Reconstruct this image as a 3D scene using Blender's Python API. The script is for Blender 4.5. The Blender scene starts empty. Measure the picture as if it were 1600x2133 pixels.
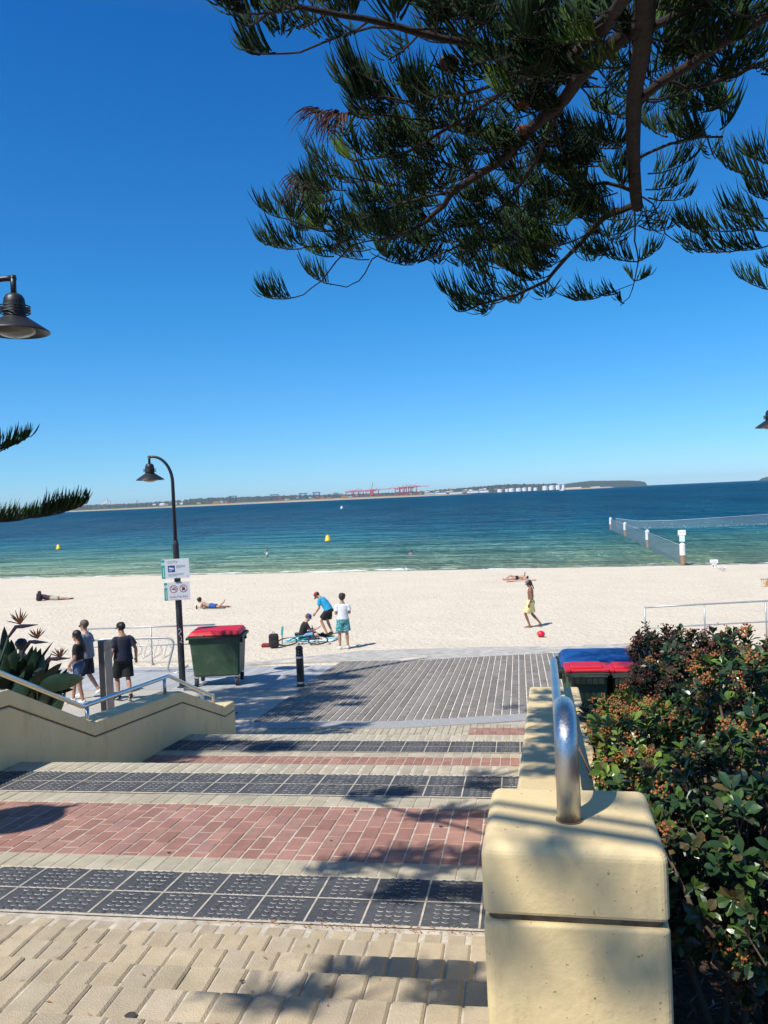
import bpy, bmesh, math, random
import numpy as np
from mathutils import Vector, Matrix
R = math.radians
random.seed(7)
S = bpy.context.scene
COL = S.collection

# ------------------------------------------------------------------ camera
CZ = 5.8                     # camera height above the water (z = 0)
F, PITCH, ROLL, YAW = 1700.0, .0184, .0445, .1612
def ray(px, py):
    sx = (px-800)/F; sy = -(py-1066.5)/F
    return dirv(sx, sy, 1.0)
def dirv(sx, sy, d):
    c, s = math.cos(ROLL), math.sin(ROLL); x = sx*c+sy*s; u = -sx*s+sy*c
    c, s = math.cos(PITCH), math.sin(PITCH); y = d*c+u*s; z = -d*s+u*c
    c, s = math.cos(YAW), math.sin(YAW)
    return Vector((x*c-y*s, x*s+y*c, z))
def P(px, py, z):            # point seen at a photograph position, z metres in front of the camera
    return Vector((0, 0, CZ))+ray(px, py)*z
def GY(px, py, hf):          # meet the ground profile z = CZ - hf(Y)
    d = ray(px, py); lo, hi = .5, 400.
    for _ in range(60):
        m = (lo+hi)/2
        if -d.z*m < hf((d*m).y): lo = m
        else: hi = m
    return Vector((0, 0, CZ))+d*lo
def GZ(px, py, z): d = ray(px, py); return Vector((0, 0, CZ))+d*((z-CZ)/d.z)
cam = bpy.data.cameras.new('camera'); co = bpy.data.objects.new('camera', cam); COL.objects.link(co)
cam.sensor_fit = 'HORIZONTAL'; cam.sensor_width = 36; cam.lens = F/1600*36
cam.clip_start = .05; cam.clip_end = 60000
rx, ry_, rz = dirv(1, 0, 0), dirv(0, 1, 0), -dirv(0, 0, 1)
m = Matrix((rx, ry_, rz)).transposed().to_4x4(); m.translation = (0, 0, CZ); co.matrix_world = m
S.camera = co

# ------------------------------------------------------------------ light
W = bpy.data.worlds.new('World'); S.world = W; W.use_nodes = True
SUN = Vector((.433, .577, -1)).normalized()      # direction the light travels
sky = W.node_tree.nodes.new('ShaderNodeTexSky'); sky.sky_type = 'NISHITA'; sky.sun_disc = False
sky.sun_elevation = math.asin(-SUN.z); sky.sun_rotation = math.atan2(-SUN.x, -SUN.y)
sky.air_density = 1.0; sky.dust_density = .0; sky.ozone_density = 4.0; sky.altitude = 0
bg = W.node_tree.nodes['Background']; bg.inputs[1].default_value = .105
_nt = W.node_tree                               # deep sky blue by height above horizon, paled overhead to warm and brighten shade
_c = _nt.nodes.new('ShaderNodeTexCoord'); _s = _nt.nodes.new('ShaderNodeSeparateXYZ'); _nt.links.new(_c.outputs['Generated'], _s.inputs[0])
_r = _nt.nodes.new('ShaderNodeValToRGB'); _nt.links.new(_s.outputs[2], _r.inputs[0])
_st = [(0., (.44, .72, 1.18)), (.06, (.37, .72, 1.07)), (.22, (.20, .74, 1.10)), (.50, (.09, .62, 1.14)), (.64, (.60, .80, .95)), (1., (.80, .86, .90))]
while len(_r.color_ramp.elements) < len(_st): _r.color_ramp.elements.new(.5)
for _e, (_p, _k) in zip(_r.color_ramp.elements, _st): _e.position = _p; _e.color = (*_k, 1)
_m = _nt.nodes.new('ShaderNodeMixRGB'); _m.blend_type = 'MULTIPLY'; _m.inputs[0].default_value = 1
_nt.links.new(sky.outputs[0], _m.inputs[1]); _nt.links.new(_r.outputs[0], _m.inputs[2]); _nt.links.new(_m.outputs[0], bg.inputs[0])
sl = bpy.data.lights.new('sun', 'SUN'); sl.energy = 4.5; sl.angle = R(.55); sl.color = (1, .94, .84)
so = bpy.data.objects.new('sun', sl); COL.objects.link(so)
so.rotation_euler = SUN.to_track_quat('-Z', 'Y').to_euler()
S.view_settings.view_transform = 'Standard'; S.view_settings.look = 'None'
S.view_settings.exposure = .35; S.view_settings.gamma = 1
S.cycles.max_bounces = 6; S.cycles.transparent_max_bounces = 12

# ------------------------------------------------------------------ materials
def lin(c): return c/12.92 if c <= .04045 else ((c+.055)/1.055)**2.4
def rgb(r, g, b): return (lin(r/255), lin(g/255), lin(b/255), 1)
MATS = {}
class NT:
    def __init__(s, name):
        s.m = bpy.data.materials.new(name); s.m.use_nodes = True
        s.t = s.m.node_tree; s.b = s.t.nodes['Principled BSDF']; s.out = s.t.nodes['Material Output']
    def n(s, typ, **k):
        n = s.t.nodes.new('ShaderNode'+typ)
        for a, v in k.items(): setattr(n, a, v)
        return n
    def l(s, a, b): s.t.links.new(a, b)
    def coord(s, kind='Object', scale=None):
        c = s.n('TexCoord').outputs[kind]
        if scale is None: return c
        mp = s.n('Mapping'); mp.inputs['Scale'].default_value = scale; s.l(c, mp.inputs[0]); return mp.outputs[0]
    def noise(s, scale, detail=4, vec=None, rough=.55):
        n = s.n('TexNoise'); n.inputs['Scale'].default_value = scale; n.inputs['Detail'].default_value = detail
        n.inputs['Roughness'].default_value = rough
        s.l(vec if vec else s.coord(), n.inputs['Vector']); return n.outputs['Fac']
    def ramp(s, fac, stops, interp='LINEAR'):
        r = s.n('ValToRGB'); r.color_ramp.interpolation = interp
        e = r.color_ramp.elements
        while len(e) < len(stops): e.new(.5)
        for i, (p, c) in enumerate(stops):
            e[i].position = p; e[i].color = c if len(c) == 4 else (*c, 1)
        s.l(fac, r.inputs[0]); return r.outputs[0]
    def mix(s, fac, a, b, typ='MIX'):
        m = s.n('MixRGB', blend_type=typ)
        for i, v in enumerate((fac, a, b)):
            if hasattr(v, 'node'): s.l(v, m.inputs[i])
            elif i == 0: m.inputs[0].default_value = v
            else: m.inputs[i].default_value = v if len(v) == 4 else (*v, 1)
        return m.outputs[0]
    def math(s, op, a, b=0.):
        m = s.n('Math', operation=op)
        for i, v in enumerate((a, b)):
            if hasattr(v, 'node'): s.l(v, m.inputs[i])
            else: m.inputs[i].default_value = v
        return m.outputs[0]
    def bump(s, h, dist=.01, strength=1.):
        b = s.n('Bump'); b.inputs['Distance'].default_value = dist; b.inputs['Strength'].default_value = strength
        s.l(h, b.inputs['Height']); s.l(b.outputs[0], s.b.inputs['Normal'])
    def col(s, c):
        if hasattr(c, 'node'): s.l(c, s.b.inputs['Base Color'])
        else: s.b.inputs['Base Color'].default_value = c
def sc(c, k): return (c[0]*k, c[1]*k, c[2]*k, 1)
def mat(name, c, rough=.6, metal=0., var=.18, nscale=6., bump=.0, bscale=60., spec=None, dirt=None, coat=0.):
    """colour with two scales of variation, optional dirt colour and fine bump"""
    if name in MATS: return MATS[name]
    t = NT(name); c = tuple(c) if len(c) == 4 else (*c, 1)
    f = t.noise(nscale, 5)
    cc = t.mix(t.ramp(f, [(.3, (0, 0, 0)), (.7, (1, 1, 1))]), sc(c, 1-var), sc(c, 1+var))
    if dirt:
        f2 = t.noise(nscale*.6+1.3, 8, rough=.7)
        cc = t.mix(t.ramp(f2, [(.52, (0, 0, 0)), (.75, (.6, .6, .6))]), cc, (*dirt[:3], 1))
    t.col(cc); t.b.inputs['Roughness'].default_value = rough; t.b.inputs['Metallic'].default_value = metal
    if spec is not None: t.b.inputs['Specular IOR Level'].default_value = spec
    if coat: t.b.inputs['Coat Weight'].default_value = coat
    if bump: t.bump(t.noise(bscale, 6), bump)
    MATS[name] = t.m; return t.m

# ------------------------------------------------------------------ mesh builder
class MB:
    def __init__(s): s.v = []; s.f = []; s.c = []; s.cur = None; s.uv = None
    def add(s, vs, fs):
        o = len(s.v); s.v.extend([tuple(v) for v in vs]); s.f.extend([tuple(i+o for i in f) for f in fs])
        if s.cur is not None: s.c.extend([s.cur]*len(fs))
        return s
    def box(s, c, d, rot=0., mtx=None):
        hx, hy, hz = d[0]/2, d[1]/2, d[2]/2
        vs = [Vector((x, y, z)) for z in (-hz, hz) for x, y in ((-hx, -hy), (hx, -hy), (hx, hy), (-hx, hy))]
        M = Matrix.Rotation(rot, 3, 'Z') if mtx is None else mtx
        return s.add([M @ v+Vector(c) for v in vs], [(3, 2, 1, 0), (4, 5, 6, 7), (0, 1, 5, 4), (1, 2, 6, 5), (2, 3, 7, 6), (3, 0, 4, 7)])
    def bbox(s, c, d, b=.01, rot=0., mtx=None, seg=3):
        """box with rounded edges"""
        bm = bmesh.new(); bmesh.ops.create_cube(bm, size=1)
        for v in bm.verts: v.co = Vector((v.co.x*d[0], v.co.y*d[1], v.co.z*d[2]))
        bmesh.ops.bevel(bm, geom=bm.edges[:]+bm.verts[:], offset=b, segments=seg, affect='EDGES', profile=.5)
        M = Matrix.Rotation(rot, 3, 'Z') if mtx is None else mtx
        bm.verts.index_update()
        s.add([M @ v.co+Vector(c) for v in bm.verts], [[v.index for v in f.verts] for f in bm.faces]); bm.free(); return s
    def prism(s, poly, z0, z1):
        """polygon in xy between heights z0 and z1 (numbers or functions of x,y)"""
        f0 = z0 if callable(z0) else (lambda x, y: z0); f1 = z1 if callable(z1) else (lambda x, y: z1)
        n = len(poly); vs = [(x, y, f0(x, y)) for x, y in poly]+[(x, y, f1(x, y)) for x, y in poly]
        return s.add(vs, [tuple(range(n))[::-1], tuple(range(n, 2*n))]+[(i, (i+1) % n, n+(i+1) % n, n+i) for i in range(n)])
    def frame(s, d):
        d = Vector(d).normalized(); a = Vector((0, 0, 1)) if abs(d.z) < .9 else Vector((1, 0, 0))
        u = d.cross(a).normalized(); return u, u.cross(d).normalized()
    def tube(s, pts, r, n=8, caps=True, side=None):
        pts = [Vector(p) for p in pts]
        k = len(pts); vs = []; fs = []; pu = None
        for i, p in enumerate(pts):
            d = (pts[min(i+1, k-1)]-pts[max(i-1, 0)])
            if d.length < 1e-9: d = Vector((0, 0, 1))
            d.normalize()
            if side is not None: u = Vector(side)-d*Vector(side).dot(d); u.normalize()
            elif pu is None: u, _ = s.frame(d)
            else:
                u = pu-d*pu.dot(d)
                u = u.normalized() if u.length > 1e-6 else s.frame(d)[0]
            pu = u; w = d.cross(u)
            rr = r[i] if isinstance(r, list) else r
            a, b = rr if isinstance(rr, (list, tuple)) else (rr, rr)
            for j in range(n):
                t = 2*math.pi*j/n; vs.append(p+u*(a*math.cos(t))+w*(b*math.sin(t)))
        for i in range(k-1):
            for j in range(n):
                fs.append((i*n+j, i*n+(j+1) % n, (i+1)*n+(j+1) % n, (i+1)*n+j))
        if caps: fs += [tuple(range(n))[::-1], tuple((k-1)*n+j for j in range(n))]
        return s.add(vs, fs)
    def ball(s, c, r, n=10, m=7, mtx=None):
        a, b, h = r if isinstance(r, (list, tuple)) else (r, r, r)
        M = mtx if mtx is not None else Matrix.Identity(3)
        vs = [M @ Vector((0, 0, -h))+Vector(c)]
        for i in range(1, m):
            t = math.pi*i/m-math.pi/2
            for j in range(n):
                q = 2*math.pi*j/n; vs.append(M @ Vector((a*math.cos(t)*math.cos(q), b*math.cos(t)*math.sin(q), h*math.sin(t)))+Vector(c))
        vs.append(M @ Vector((0, 0, h))+Vector(c)); L = len(vs)-1; fs = []
        for j in range(n):
            fs.append((0, 1+(j+1) % n, 1+j)); fs.append((L, L-n+j, L-n+(j+1) % n))
            for i in range(m-2): fs.append((1+i*n+j, 1+i*n+(j+1) % n, 1+(i+1)*n+(j+1) % n, 1+(i+1)*n+j))
        return s.add(vs, fs)
    def lathe(s, prof, c, n=24):
        vs = []; fs = []; c = Vector(c)
        for r, z in prof:
            for j in range(n):
                t = 2*math.pi*j/n; vs.append(c+Vector((r*math.cos(t), r*math.sin(t), z)))
        for i in range(len(prof)-1):
            for j in range(n): fs.append((i*n+j, i*n+(j+1) % n, (i+1)*n+(j+1) % n, (i+1)*n+j))
        return s.add(vs, fs)
    def torus(s, c, R_, r, ax=(0, 0, 1), n=24, k=8, a0=0., a1=2*math.pi):
        u, w = s.frame(ax); pts = []
        full = abs(a1-a0-2*math.pi) < 1e-6
        for i in range(n+1):
            t = a0+(a1-a0)*i/n; pts.append(Vector(c)+u*(R_*math.cos(t))+w*(R_*math.sin(t)))
        return s.tube(pts, r, k, caps=not full)
    def build(s, name, material, parent=None, smooth=False, world=True):
        me = bpy.data.meshes.new(name)
        off = Vector((0, 0, 0))
        if parent is not None and world:
            q = parent
            while q is not None: off += q.location; q = q.parent
        me.from_pydata([tuple(Vector(v)-off) for v in s.v] if off.length else s.v, [], s.f)
        me.materials.append(material)
        if s.cur is not None:
            a = me.color_attributes.new('tint', 'FLOAT_COLOR', 'CORNER')
            buf = []
            for f, c in zip(s.f, s.c): buf.extend(list(c)*len(f))
            a.data.foreach_set('color', buf)
        if smooth: me.polygons.foreach_set('use_smooth', [True]*len(me.polygons))
        me.update(); me.validate()
        o = bpy.data.objects.new(name, me); COL.objects.link(o)
        if parent is not None: o.parent = parent
        return o
def tag(o, label=None, cat=None, group=None, kind=None):
    if label: o['label'] = label
    if cat: o['category'] = cat
    if group: o['group'] = group
    if kind: o['kind'] = kind
    return o
def thing(name, loc, label, cat, group=None, rz=0.):
    o = bpy.data.objects.new(name, None); COL.objects.link(o); o.location = loc; o.rotation_euler = (0, 0, rz)
    o.empty_display_size = .1
    return tag(o, label, cat, group)
def struct(o): return tag(o, kind='structure')
def kids(o): return [c for c in bpy.data.objects if c.parent == o]
def copy_tree(o, parent=None):
    c = o.copy(); COL.objects.link(c)
    if parent is not None: c.parent = parent
    for ch in kids(o): copy_tree(ch, c)
    return c
def evaluated(o, mods):
    """apply modifiers and leave a plain mesh"""
    for typ, kw in mods:
        md = o.modifiers.new(typ, typ)
        for k, v in kw.items(): setattr(md, k, v)
    dg = bpy.context.evaluated_depsgraph_get(); dg.update()
    me = bpy.data.meshes.new_from_object(o.evaluated_get(dg)); old = o.data
    ms = [mm for mm in old.materials]
    o.modifiers.clear(); o.data = me; me.materials.clear()
    for mm in ms: me.materials.append(mm)
    bpy.data.meshes.remove(old); return o
def vnoise(x, y):
    return math.sin(x*1.7+1.3*math.sin(y*1.1+.5))*.5+math.sin(y*2.3+1.7*math.sin(x*.9+2.))*.3+math.sin(x*4.1-y*3.7)*.2

# ------------------------------------------------------------------ levels (depth below the camera as a function of Y)
def hA(y): return 2.168+.0718*(y-4.02)
def hB(y): return 3.2385+.069*(y-10.155)
def hP(y): return 3.957+.06*(y-12.55)
def hS(y):                                   # sand
    pts = [(18, 4.40), (21.6, 4.515), (23.5, 4.63), (27, 4.89), (32, 5.0), (45, 5.35), (60, 5.72), (80, 6.35), (120, 8.5), (500, 12)]
    for (a, b), (c, d) in zip(pts, pts[1:]):
        if y <= c: return b+(d-b)*(y-a)/(c-a)
    return 12
def zA(x, y): return CZ-hA(y)
def zB(x, y): return CZ-hB(y)
def zP(x, y): return CZ-hP(y)
NOS = [(3.61, 2.008), (3.26, 1.878), (2.91, 1.748), (2.56, 1.618), (2.21, 1.488), (1.86, 1.358)]

# ------------------------------------------------------------------ paving materials
def tint_mat(name, rough=.8, speck=(.75, .72, .65), amt=.25, bump=.004, bs=160., lo=.8):
    t = NT(name); a = t.n('VertexColor', layer_name='tint')
    c = t.mix(t.ramp(t.noise(9, 6), [(.35, (lo, lo, lo)), (.65, (1.08, 1.08, 1.08))]), a.outputs[0], (0, 0, 0), 'MULTIPLY')
    mm = t.t.nodes[-1]
    # multiply properly
    m2 = t.n('MixRGB', blend_type='MULTIPLY'); m2.inputs[0].default_value = 1
    t.l(a.outputs[0], m2.inputs[1]); t.l(t.ramp(t.noise(7, 8, rough=.65), [(.3, (lo, lo, lo)), (.7, (1.1, 1.1, 1.1))]), m2.inputs[2])
    vor = t.n('TexVoronoi'); vor.inputs['Scale'].default_value = 140; t.l(t.coord(), vor.inputs[0])
    sp = t.ramp(vor.outputs['Distance'], [(.12, (1, 1, 1)), (.26, (0, 0, 0))])
    sp2 = t.mix(1, sp, t.ramp(t.noise(60, 3), [(.5, (0, 0, 0)), (.62, (amt*2, amt*2, amt*2))]), 'MULTIPLY')
    c = t.mix(sp2, m2.outputs[0], (*speck, 1))
    st = t.ramp(t.noise(2.3, 9, rough=.75), [(.56, (0, 0, 0)), (.78, (.55, .55, .55))])
    c = t.mix(st, c, (.16, .13, .10, 1))
    t.col(c); t.b.inputs['Roughness'].default_value = rough
    t.bump(t.noise(bs, 5), bump)
    return t.m
M_paver = tint_mat('paver_stone')
M_mortar = mat('pale_mortar', (.50, .45, .37), .9, var=.25, nscale=14, bump=.004, bscale=120, dirt=(.2, .16, .12))
M_tact = None
def tactile_mat():
    t = NT('tactile_charcoal')
    c = t.mix(t.ramp(t.noise(3.5, 8, rough=.7), [(.35, (0, 0, 0)), (.7, (1, 1, 1))]), (.052, .056, .064, 1), (.092, .096, .102, 1))
    wear = t.ramp(t.noise(26, 6, t.coord(scale=(1, 2.5, 1)), .8), [(.57, (0, 0, 0)), (.70, (.7, .7, .7))])
    c = t.mix(wear, c, (.36, .36, .35, 1))
    t.col(c); t.b.inputs['Roughness'].default_value = .75; t.b.inputs['Specular IOR Level'].default_value = .3; t.bump(t.noise(200, 3), .002); return t.m
M_tact = tactile_mat()
M_studrim = mat('worn_stud_rim', (.46, .45, .42), .8, var=.5, nscale=30)
CREAM = [(.46, .375, .25), (.445, .365, .245), (.475, .39, .265), (.43, .355, .245), (.455, .38, .27)]
CREAM2 = [(.45, .40, .295), (.43, .38, .275), (.47, .42, .315), (.41, .37, .27)]
RED = [(.36, .185, .14), (.33, .165, .125), (.38, .205, .16), (.345, .19, .155), (.31, .155, .12)]
def brick(mb, x0, x1, y0, y1, zf, pal, b=.006, th=.04, lift=0., sag=0.):
    c = random.choice(pal); k = random.uniform(.91, 1.07); mb.cur = (c[0]*k, c[1]*k, c[2]*k, 1)
    lo = [(x0, y0), (x1, y0), (x1, y1), (x0, y1)]; hi = [(x0+b, y0+b), (x1-b, y0+b), (x1-b, y1-b), (x0+b, y1-b)]
    l = lift+random.uniform(-.0015, .0015)
    tx = random.uniform(-.0022, .0022)
    Z = lambda x, y: zf(x, y)+l+tx*(x-x0)/(x1-x0)
    vs = [(x, y, Z(x, y)-th) for x, y in lo]+[(x, y, Z(x, y)-b*.8) for x, y in lo]+[(x, y, Z(x, y)) for x, y in hi]
    fs = [(8, 9, 10, 11)]+[(4+i, 4+(i+1) % 4, 8+(i+1) % 4, 8+i) for i in range(4)]+[(i, (i+1) % 4, 4+(i+1) % 4, 4+i) for i in range(4)]
    mb.add(vs, fs)
XL, XR = -4.8, .35
BW = .115
def xright(y): return -.18+.0325*y+.03          # face of the right-hand wall
def row(mb, y0, y1, zf, pal, gap=.006, x0=XL, x1=None, ph=0., **k):
    x = x0+ph*BW-BW
    xe = xright((y0+y1)/2)+.12 if x1 is None else x1
    while x < xe:
        a, b = max(x, x0), min(x+BW, xe)
        if b-a > .02: brick(mb, a+gap/2, b-gap/2, y0+gap/2, y1-gap/2, zf, pal, **k)
        x += BW
def brickfield(mb, y0, y1, zf, pal, x0=XL, x1=None, gap=.007, L=.23):
    i = 0; x = x0; xe = xright((y0+y1)/2)+.12 if x1 is None else x1
    while x < xe:
        y = y0-(.115 if i % 2 else 0)-random.choice((0, .03, .06))
        while y < y1:
            a, b = max(y, y0), min(y+L, y1)
            if b-a > .03: brick(mb, x+gap/2, min(x+BW, xe)-gap/2, a+gap/2, b-gap/2, zf, pal)
            y += L
        x += BW; i += 1
def sheet(name, y0, y1, zf, m_, d=.004, x0=XL-.2, x1=.2):
    mb = MB(); mb.add([(x0, y0, zf(0, y0)-d), (x1, y0, zf(0, y0)-d), (x1, y1, zf(0, y1)-d), (x0, y1, zf(0, y1)-d)], [(0, 1, 2, 3)])
    return struct(mb.build(name, m_))
# ---- steps
mb = MB()
for k, (yn, h) in enumerate(NOS):
    y1 = yn; y0 = NOS[k+1][0] if k+1 < len(NOS) else 1.5
    zt = CZ-(NOS[k+1][1] if k+1 < len(NOS) else 0)
# tread k spans from nosing k+1 (near) to nosing k (far); its level is the nosing height k
def steps(mb, noses, y_near, riser_h, pal, base_h):
    for k in range(len(noses)):
        yn, h = noses[k]
        yf = yn; ynr = noses[k+1][0] if k+1 < len(noses) else y_near
        z = CZ-h
        zf = lambda x, y, z=z: z
        row(mb, ynr-.0, yf, zf, pal, gap=.008, b=.009, th=riser_h+.02, ph=random.random(), lift=0)
mb = MB(); steps(mb, NOS, .3, .13, CREAM, 0)
struct(mb.build('steps', M_paver))
mbm = MB()
for k, (yn, h) in enumerate(NOS):                      # mortar body under each tread
    ynr = NOS[k+1][0] if k+1 < len(NOS) else -6
    mbm.box(((XL+.2)/2-.1, (yn-.008+ynr)/2, CZ-h-.010-.2), (.2-XL+.1, yn-.008-ynr, .4))
struct(mbm.build('step_bed', M_mortar))
# top platform behind the camera
mb = MB(); brickfield(mb, -1.2, .28, lambda x, y: CZ-1.358, CREAM)
struct(mb.build('top_landing', M_paver))
# ---- landing A
sheet('landing_bed', 3.6, 7.15, zA, M_mortar)
mb = MB(); row(mb, 3.62, 3.97, zA, CREAM, gap=.014, b=.012); row(mb, 4.63, 4.86, zA, CREAM2); brickfield(mb, 4.86, 5.93, zA, RED)
row(mb, 5.93, 6.19, zA, CREAM2, ph=.4); row(mb, 6.81, 7.16, zA, CREAM2, gap=.012, b=.014, ph=.2)
struct(mb.build('upper_landing', M_paver))
# ---- flight 1 (hidden from the camera) and landing B
mb = MB(); f1 = [(7.15+.35*i, hA(7.15)+.147*i) for i in range(1, 5)][::-1]; steps(mb, f1, 7.155, .147, CREAM2, 0)
struct(mb.build('middle_steps', M_paver))
mbm = MB()
for i in range(0, 5): mbm.box((-2.2, 7.15+.35*i-.2, CZ-hA(7.15)-.147*i-.012-.35), (5.3, .38, .7))
struct(mbm.build('middle_step_bed', M_mortar))
sheet('lower_landing_bed', 8.5, 11.15, zB, M_mortar)
mb = MB(); row(mb, 8.55, 8.9, zB, CREAM2); brickfield(mb, 8.9, 9.43, zB, CREAM2); brickfield(mb, 9.43, 9.93, zB, RED); row(mb, 9.93, 10.14, zB, CREAM2)
row(mb, 10.77, 11.15, zB, CREAM2, gap=.012, b=.014)
struct(mb.build('lower_landing', M_paver))
mb = MB(); f2 = [(11.15+.35*i, hB(11.15)+.13*i) for i in range(1, 5)][::-1]; steps(mb, f2, 11.155, .13, CREAM2, 0)
struct(mb.build('lower_steps', M_paver))
mbm = MB()
for i in range(0, 5): mbm.box((-2.2, 11.15+.35*i-.2, CZ-hB(11.15)-.13*i-.012-.35), (5.3, .38, .7))
struct(mbm.build('lower_step_bed', M_mortar))
# ---- tactile bands
def tactile(name, y0, zf, x_joint, studs=True):
    base = MB(); T = .3; g = .011
    i0 = math.floor((XL-x_joint)/T); x = x_joint+i0*T
    st = MB(); rim = MB(); grout = MB(); xe_ = xright(y0)+.1
    def gl(xa, xb, ya, yb): grout.add([(xa, ya, zf(xa, ya)+.0035), (xb, ya, zf(xb, ya)+.0035), (xb, yb, zf(xb, yb)+.0035), (xa, yb, zf(xa, yb)+.0035)], [(0, 1, 2, 3)])
    xx = x_joint+i0*T
    while xx < xe_:
        if xx > XL+.01:
            for yy in (y0+g, y0+T+g): gl(xx-g*.5, xx+g*.5, yy, yy+T-1.7*g)
        xx += T
    gl(XL, xe_, y0+T-g*.6, y0+T+g*.6); gl(XL, xe_, y0-.018, y0+.006)
    while x < xright(y0)+.12:
        for r in range(2):
            a, b = max(x, XL)+g/2, min(x+T, xright(y0)+.1)-g/2
            if b-a < .02: continue
            q0, q1 = y0+r*T+g/2, y0+(r+1)*T-g/2
            zz = random.uniform(-.001, .001)
            base.prism([(a, q0), (b, q0), (b, q1), (a, q1)], lambda X, Y: zf(X, Y)-.02, lambda X, Y: zf(X, Y)+.001+zz)
            for u in range(6):
                for w in range(6):
                    cx, cy = x+.025+u*.05, q0+.022+w*.05
                    if not (a+.02 < cx < b-.02): continue
                    z = zf(cx, cy)+.001+zz
                    n = 10
                    pr = [(.0175, .0), (.0165, .0012), (.0125, .005), (0.0105, .0052)]
                    vs = []; fs = []
                    for rr, dz in pr:
                        for j in range(n):
                            t = 2*math.pi*j/n; vs.append((cx+rr*math.cos(t), cy+rr*math.sin(t), z+dz))
                    for i in range(3):
                        for j in range(n): fs.append((i*n+j, i*n+(j+1) % n, (i+1)*n+(j+1) % n, (i+1)*n+j))
                    fs.append(tuple(range(3*n, 4*n)))
                    st.add(vs, fs)
                    if random.random() < .92:       # dust that collects in the groove on the near side of each stud
                        a0 = math.pi*1.08+random.uniform(-.15, .3); a1 = math.pi*1.92-random.uniform(-.15, .3)
                        vs = []; fs = []; m_ = 6; ww = random.uniform(.0030, .0075)
                        for j in range(m_+1):
                            t = a0+(a1-a0)*j/m_; wj = ww*math.sin(math.pi*(j+.4)/(m_+.8))+.0008
                            for rr in (.0178, .0178+wj):
                                X_, Y_ = cx+rr*math.cos(t), cy+rr*math.sin(t); vs.append((X_, Y_, zf(X_, Y_)+.0022+zz))
                        for j in range(m_): fs.append((2*j, 2*j+1, 2*j+3, 2*j+2))
                        rim.add(vs, fs)
        x += T
    struct(base.build(name, M_tact)); struct(grout.build(name+'_grout', M_mortar)); struct(st.build(name+'_studs', M_tact)); struct(rim.build(name+'_dust', M_studrim))
tactile('tactile_paving', 4.02, zA, -2.669)
tactile('tactile_paving_middle', 6.205, zA, -4.109)
tactile('tactile_paving_lower', 10.155, zB, -2.181)
# chewing-gum marks
gm = mat('gum', (.05, .045, .045), .8)
mb = MB()
for px, py, r in ((220, 2076, .017), (272, 2117, .019), (505, 2045, .010), (352, 1777, .013), (918, 1722, .014), (974, 1724, .011), (690, 1752, .01), (405, 2092, .01), (740, 1690, .01), (816, 2128, .012)):
    hf = (lambda y: hA(y)) if py < 1940 else (lambda y: next((h for (yn, h), nx in zip(NOS, [n[0] for n in NOS[1:]]+[-9]) if nx < y <= yn), 2.168))
    p = GY(px, py, hf); n = 11; k = random.uniform(.7, 1.)
    vs = [(p.x+r*math.cos(2*math.pi*j/n)*random.uniform(.85, 1.1), p.y+r*k*math.sin(2*math.pi*j/n)*random.uniform(.85, 1.1), CZ-hf(p.y)+.004) for j in range(n)]
    mb.add(vs, [tuple(range(n))])
tag(mb.build('gum_marks', gm), kind='stuff')
# fallen brown needles along the tactile edge and steps
lm = mat('dry_needle', (.30, .13, .05), .9, var=.4, nscale=40)
mb = MB()
for i in range(260):
    if i < 170: x = random.uniform(-1.9, -.1)*random.random()**.4; y = random.gauss(3.985, .018); z = zA(x, y)+.006
    elif i < 215: x = random.uniform(-4, -.2); y = random.uniform(3.7, 6.9); z = zA(x, y)+.006
    else:
        k = random.randrange(4); x = random.uniform(-3, -.1); yn, h = NOS[k]; y = random.uniform(yn-.3, yn); z = CZ-h+.004
    a = random.random()*6.28; l = random.uniform(.006, .018); w = random.uniform(.001, .003)
    d = Vector((math.cos(a), math.sin(a), 0)); q = Vector((-d.y, d.x, 0))
    c = Vector((x, y, z)); mb.add([c-d*l, c+q*w+Vector((0, 0, .003)), c+d*l, c-q*w], [(0, 1, 2, 3)])
tag(mb.build('fallen_needles', lm), kind='stuff')

# ------------------------------------------------------------------ promenade at the foot of the stairs
def plaza_mat():
    t = NT('promenade_paving')
    v = t.coord()
    b = t.n('TexBrick'); b.offset = .5
    b.inputs['Scale'].default_value = 1; b.inputs['Brick Width'].default_value = .23; b.inputs['Row Height'].default_value = .115
    b.inputs['Mortar Size'].default_value = .006
    b.inputs['Color1'].default_value = (.50, .47, .40, 1); b.inputs['Color2'].default_value = (.45, .41, .35, 1); b.inputs['Mortar'].default_value = (.30, .27, .23, 1)
    t.l(v, b.inputs[0])
    c = t.mix(t.ramp(t.noise(.6, 6), [(.4, (0, 0, 0)), (.7, (.5, .5, .5))]), b.outputs[0], (.36, .33, .29, 1))
    t.col(c); t.b.inputs['Roughness'].default_value = .85; t.bump(t.noise(50, 5), .004); return t.m
M_plaza = plaza_mat()
mb = MB()
mb.add([(-40, 12.0, CZ-3.957-.012), (30, 12.0, CZ-3.957-.012), (30, 12.55, zP(0, 12.55)-.012), (-40, 12.55, zP(0, 12.55)-.012),
        (30, 21.6, zP(0, 21.6)-.012), (-40, 21.6, zP(0, 21.6)-.012)], [(0, 1, 2, 3), (3, 2, 4, 5)])
struct(mb.build('promenade', M_plaza))
mb = MB(); brickfield(mb, 12.56, 14.35, zP, CREAM2, x0=-5.2, x1=1.6)
struct(mb.build('promenade_bricks', M_paver))
mb = MB(); brickfield(mb, 13.05, 14.05, lambda x, y: zP(x, y)+.004, RED, x0=-.95, x1=1.4)
struct(mb.build('red_brick_inlay', M_paver))
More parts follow.
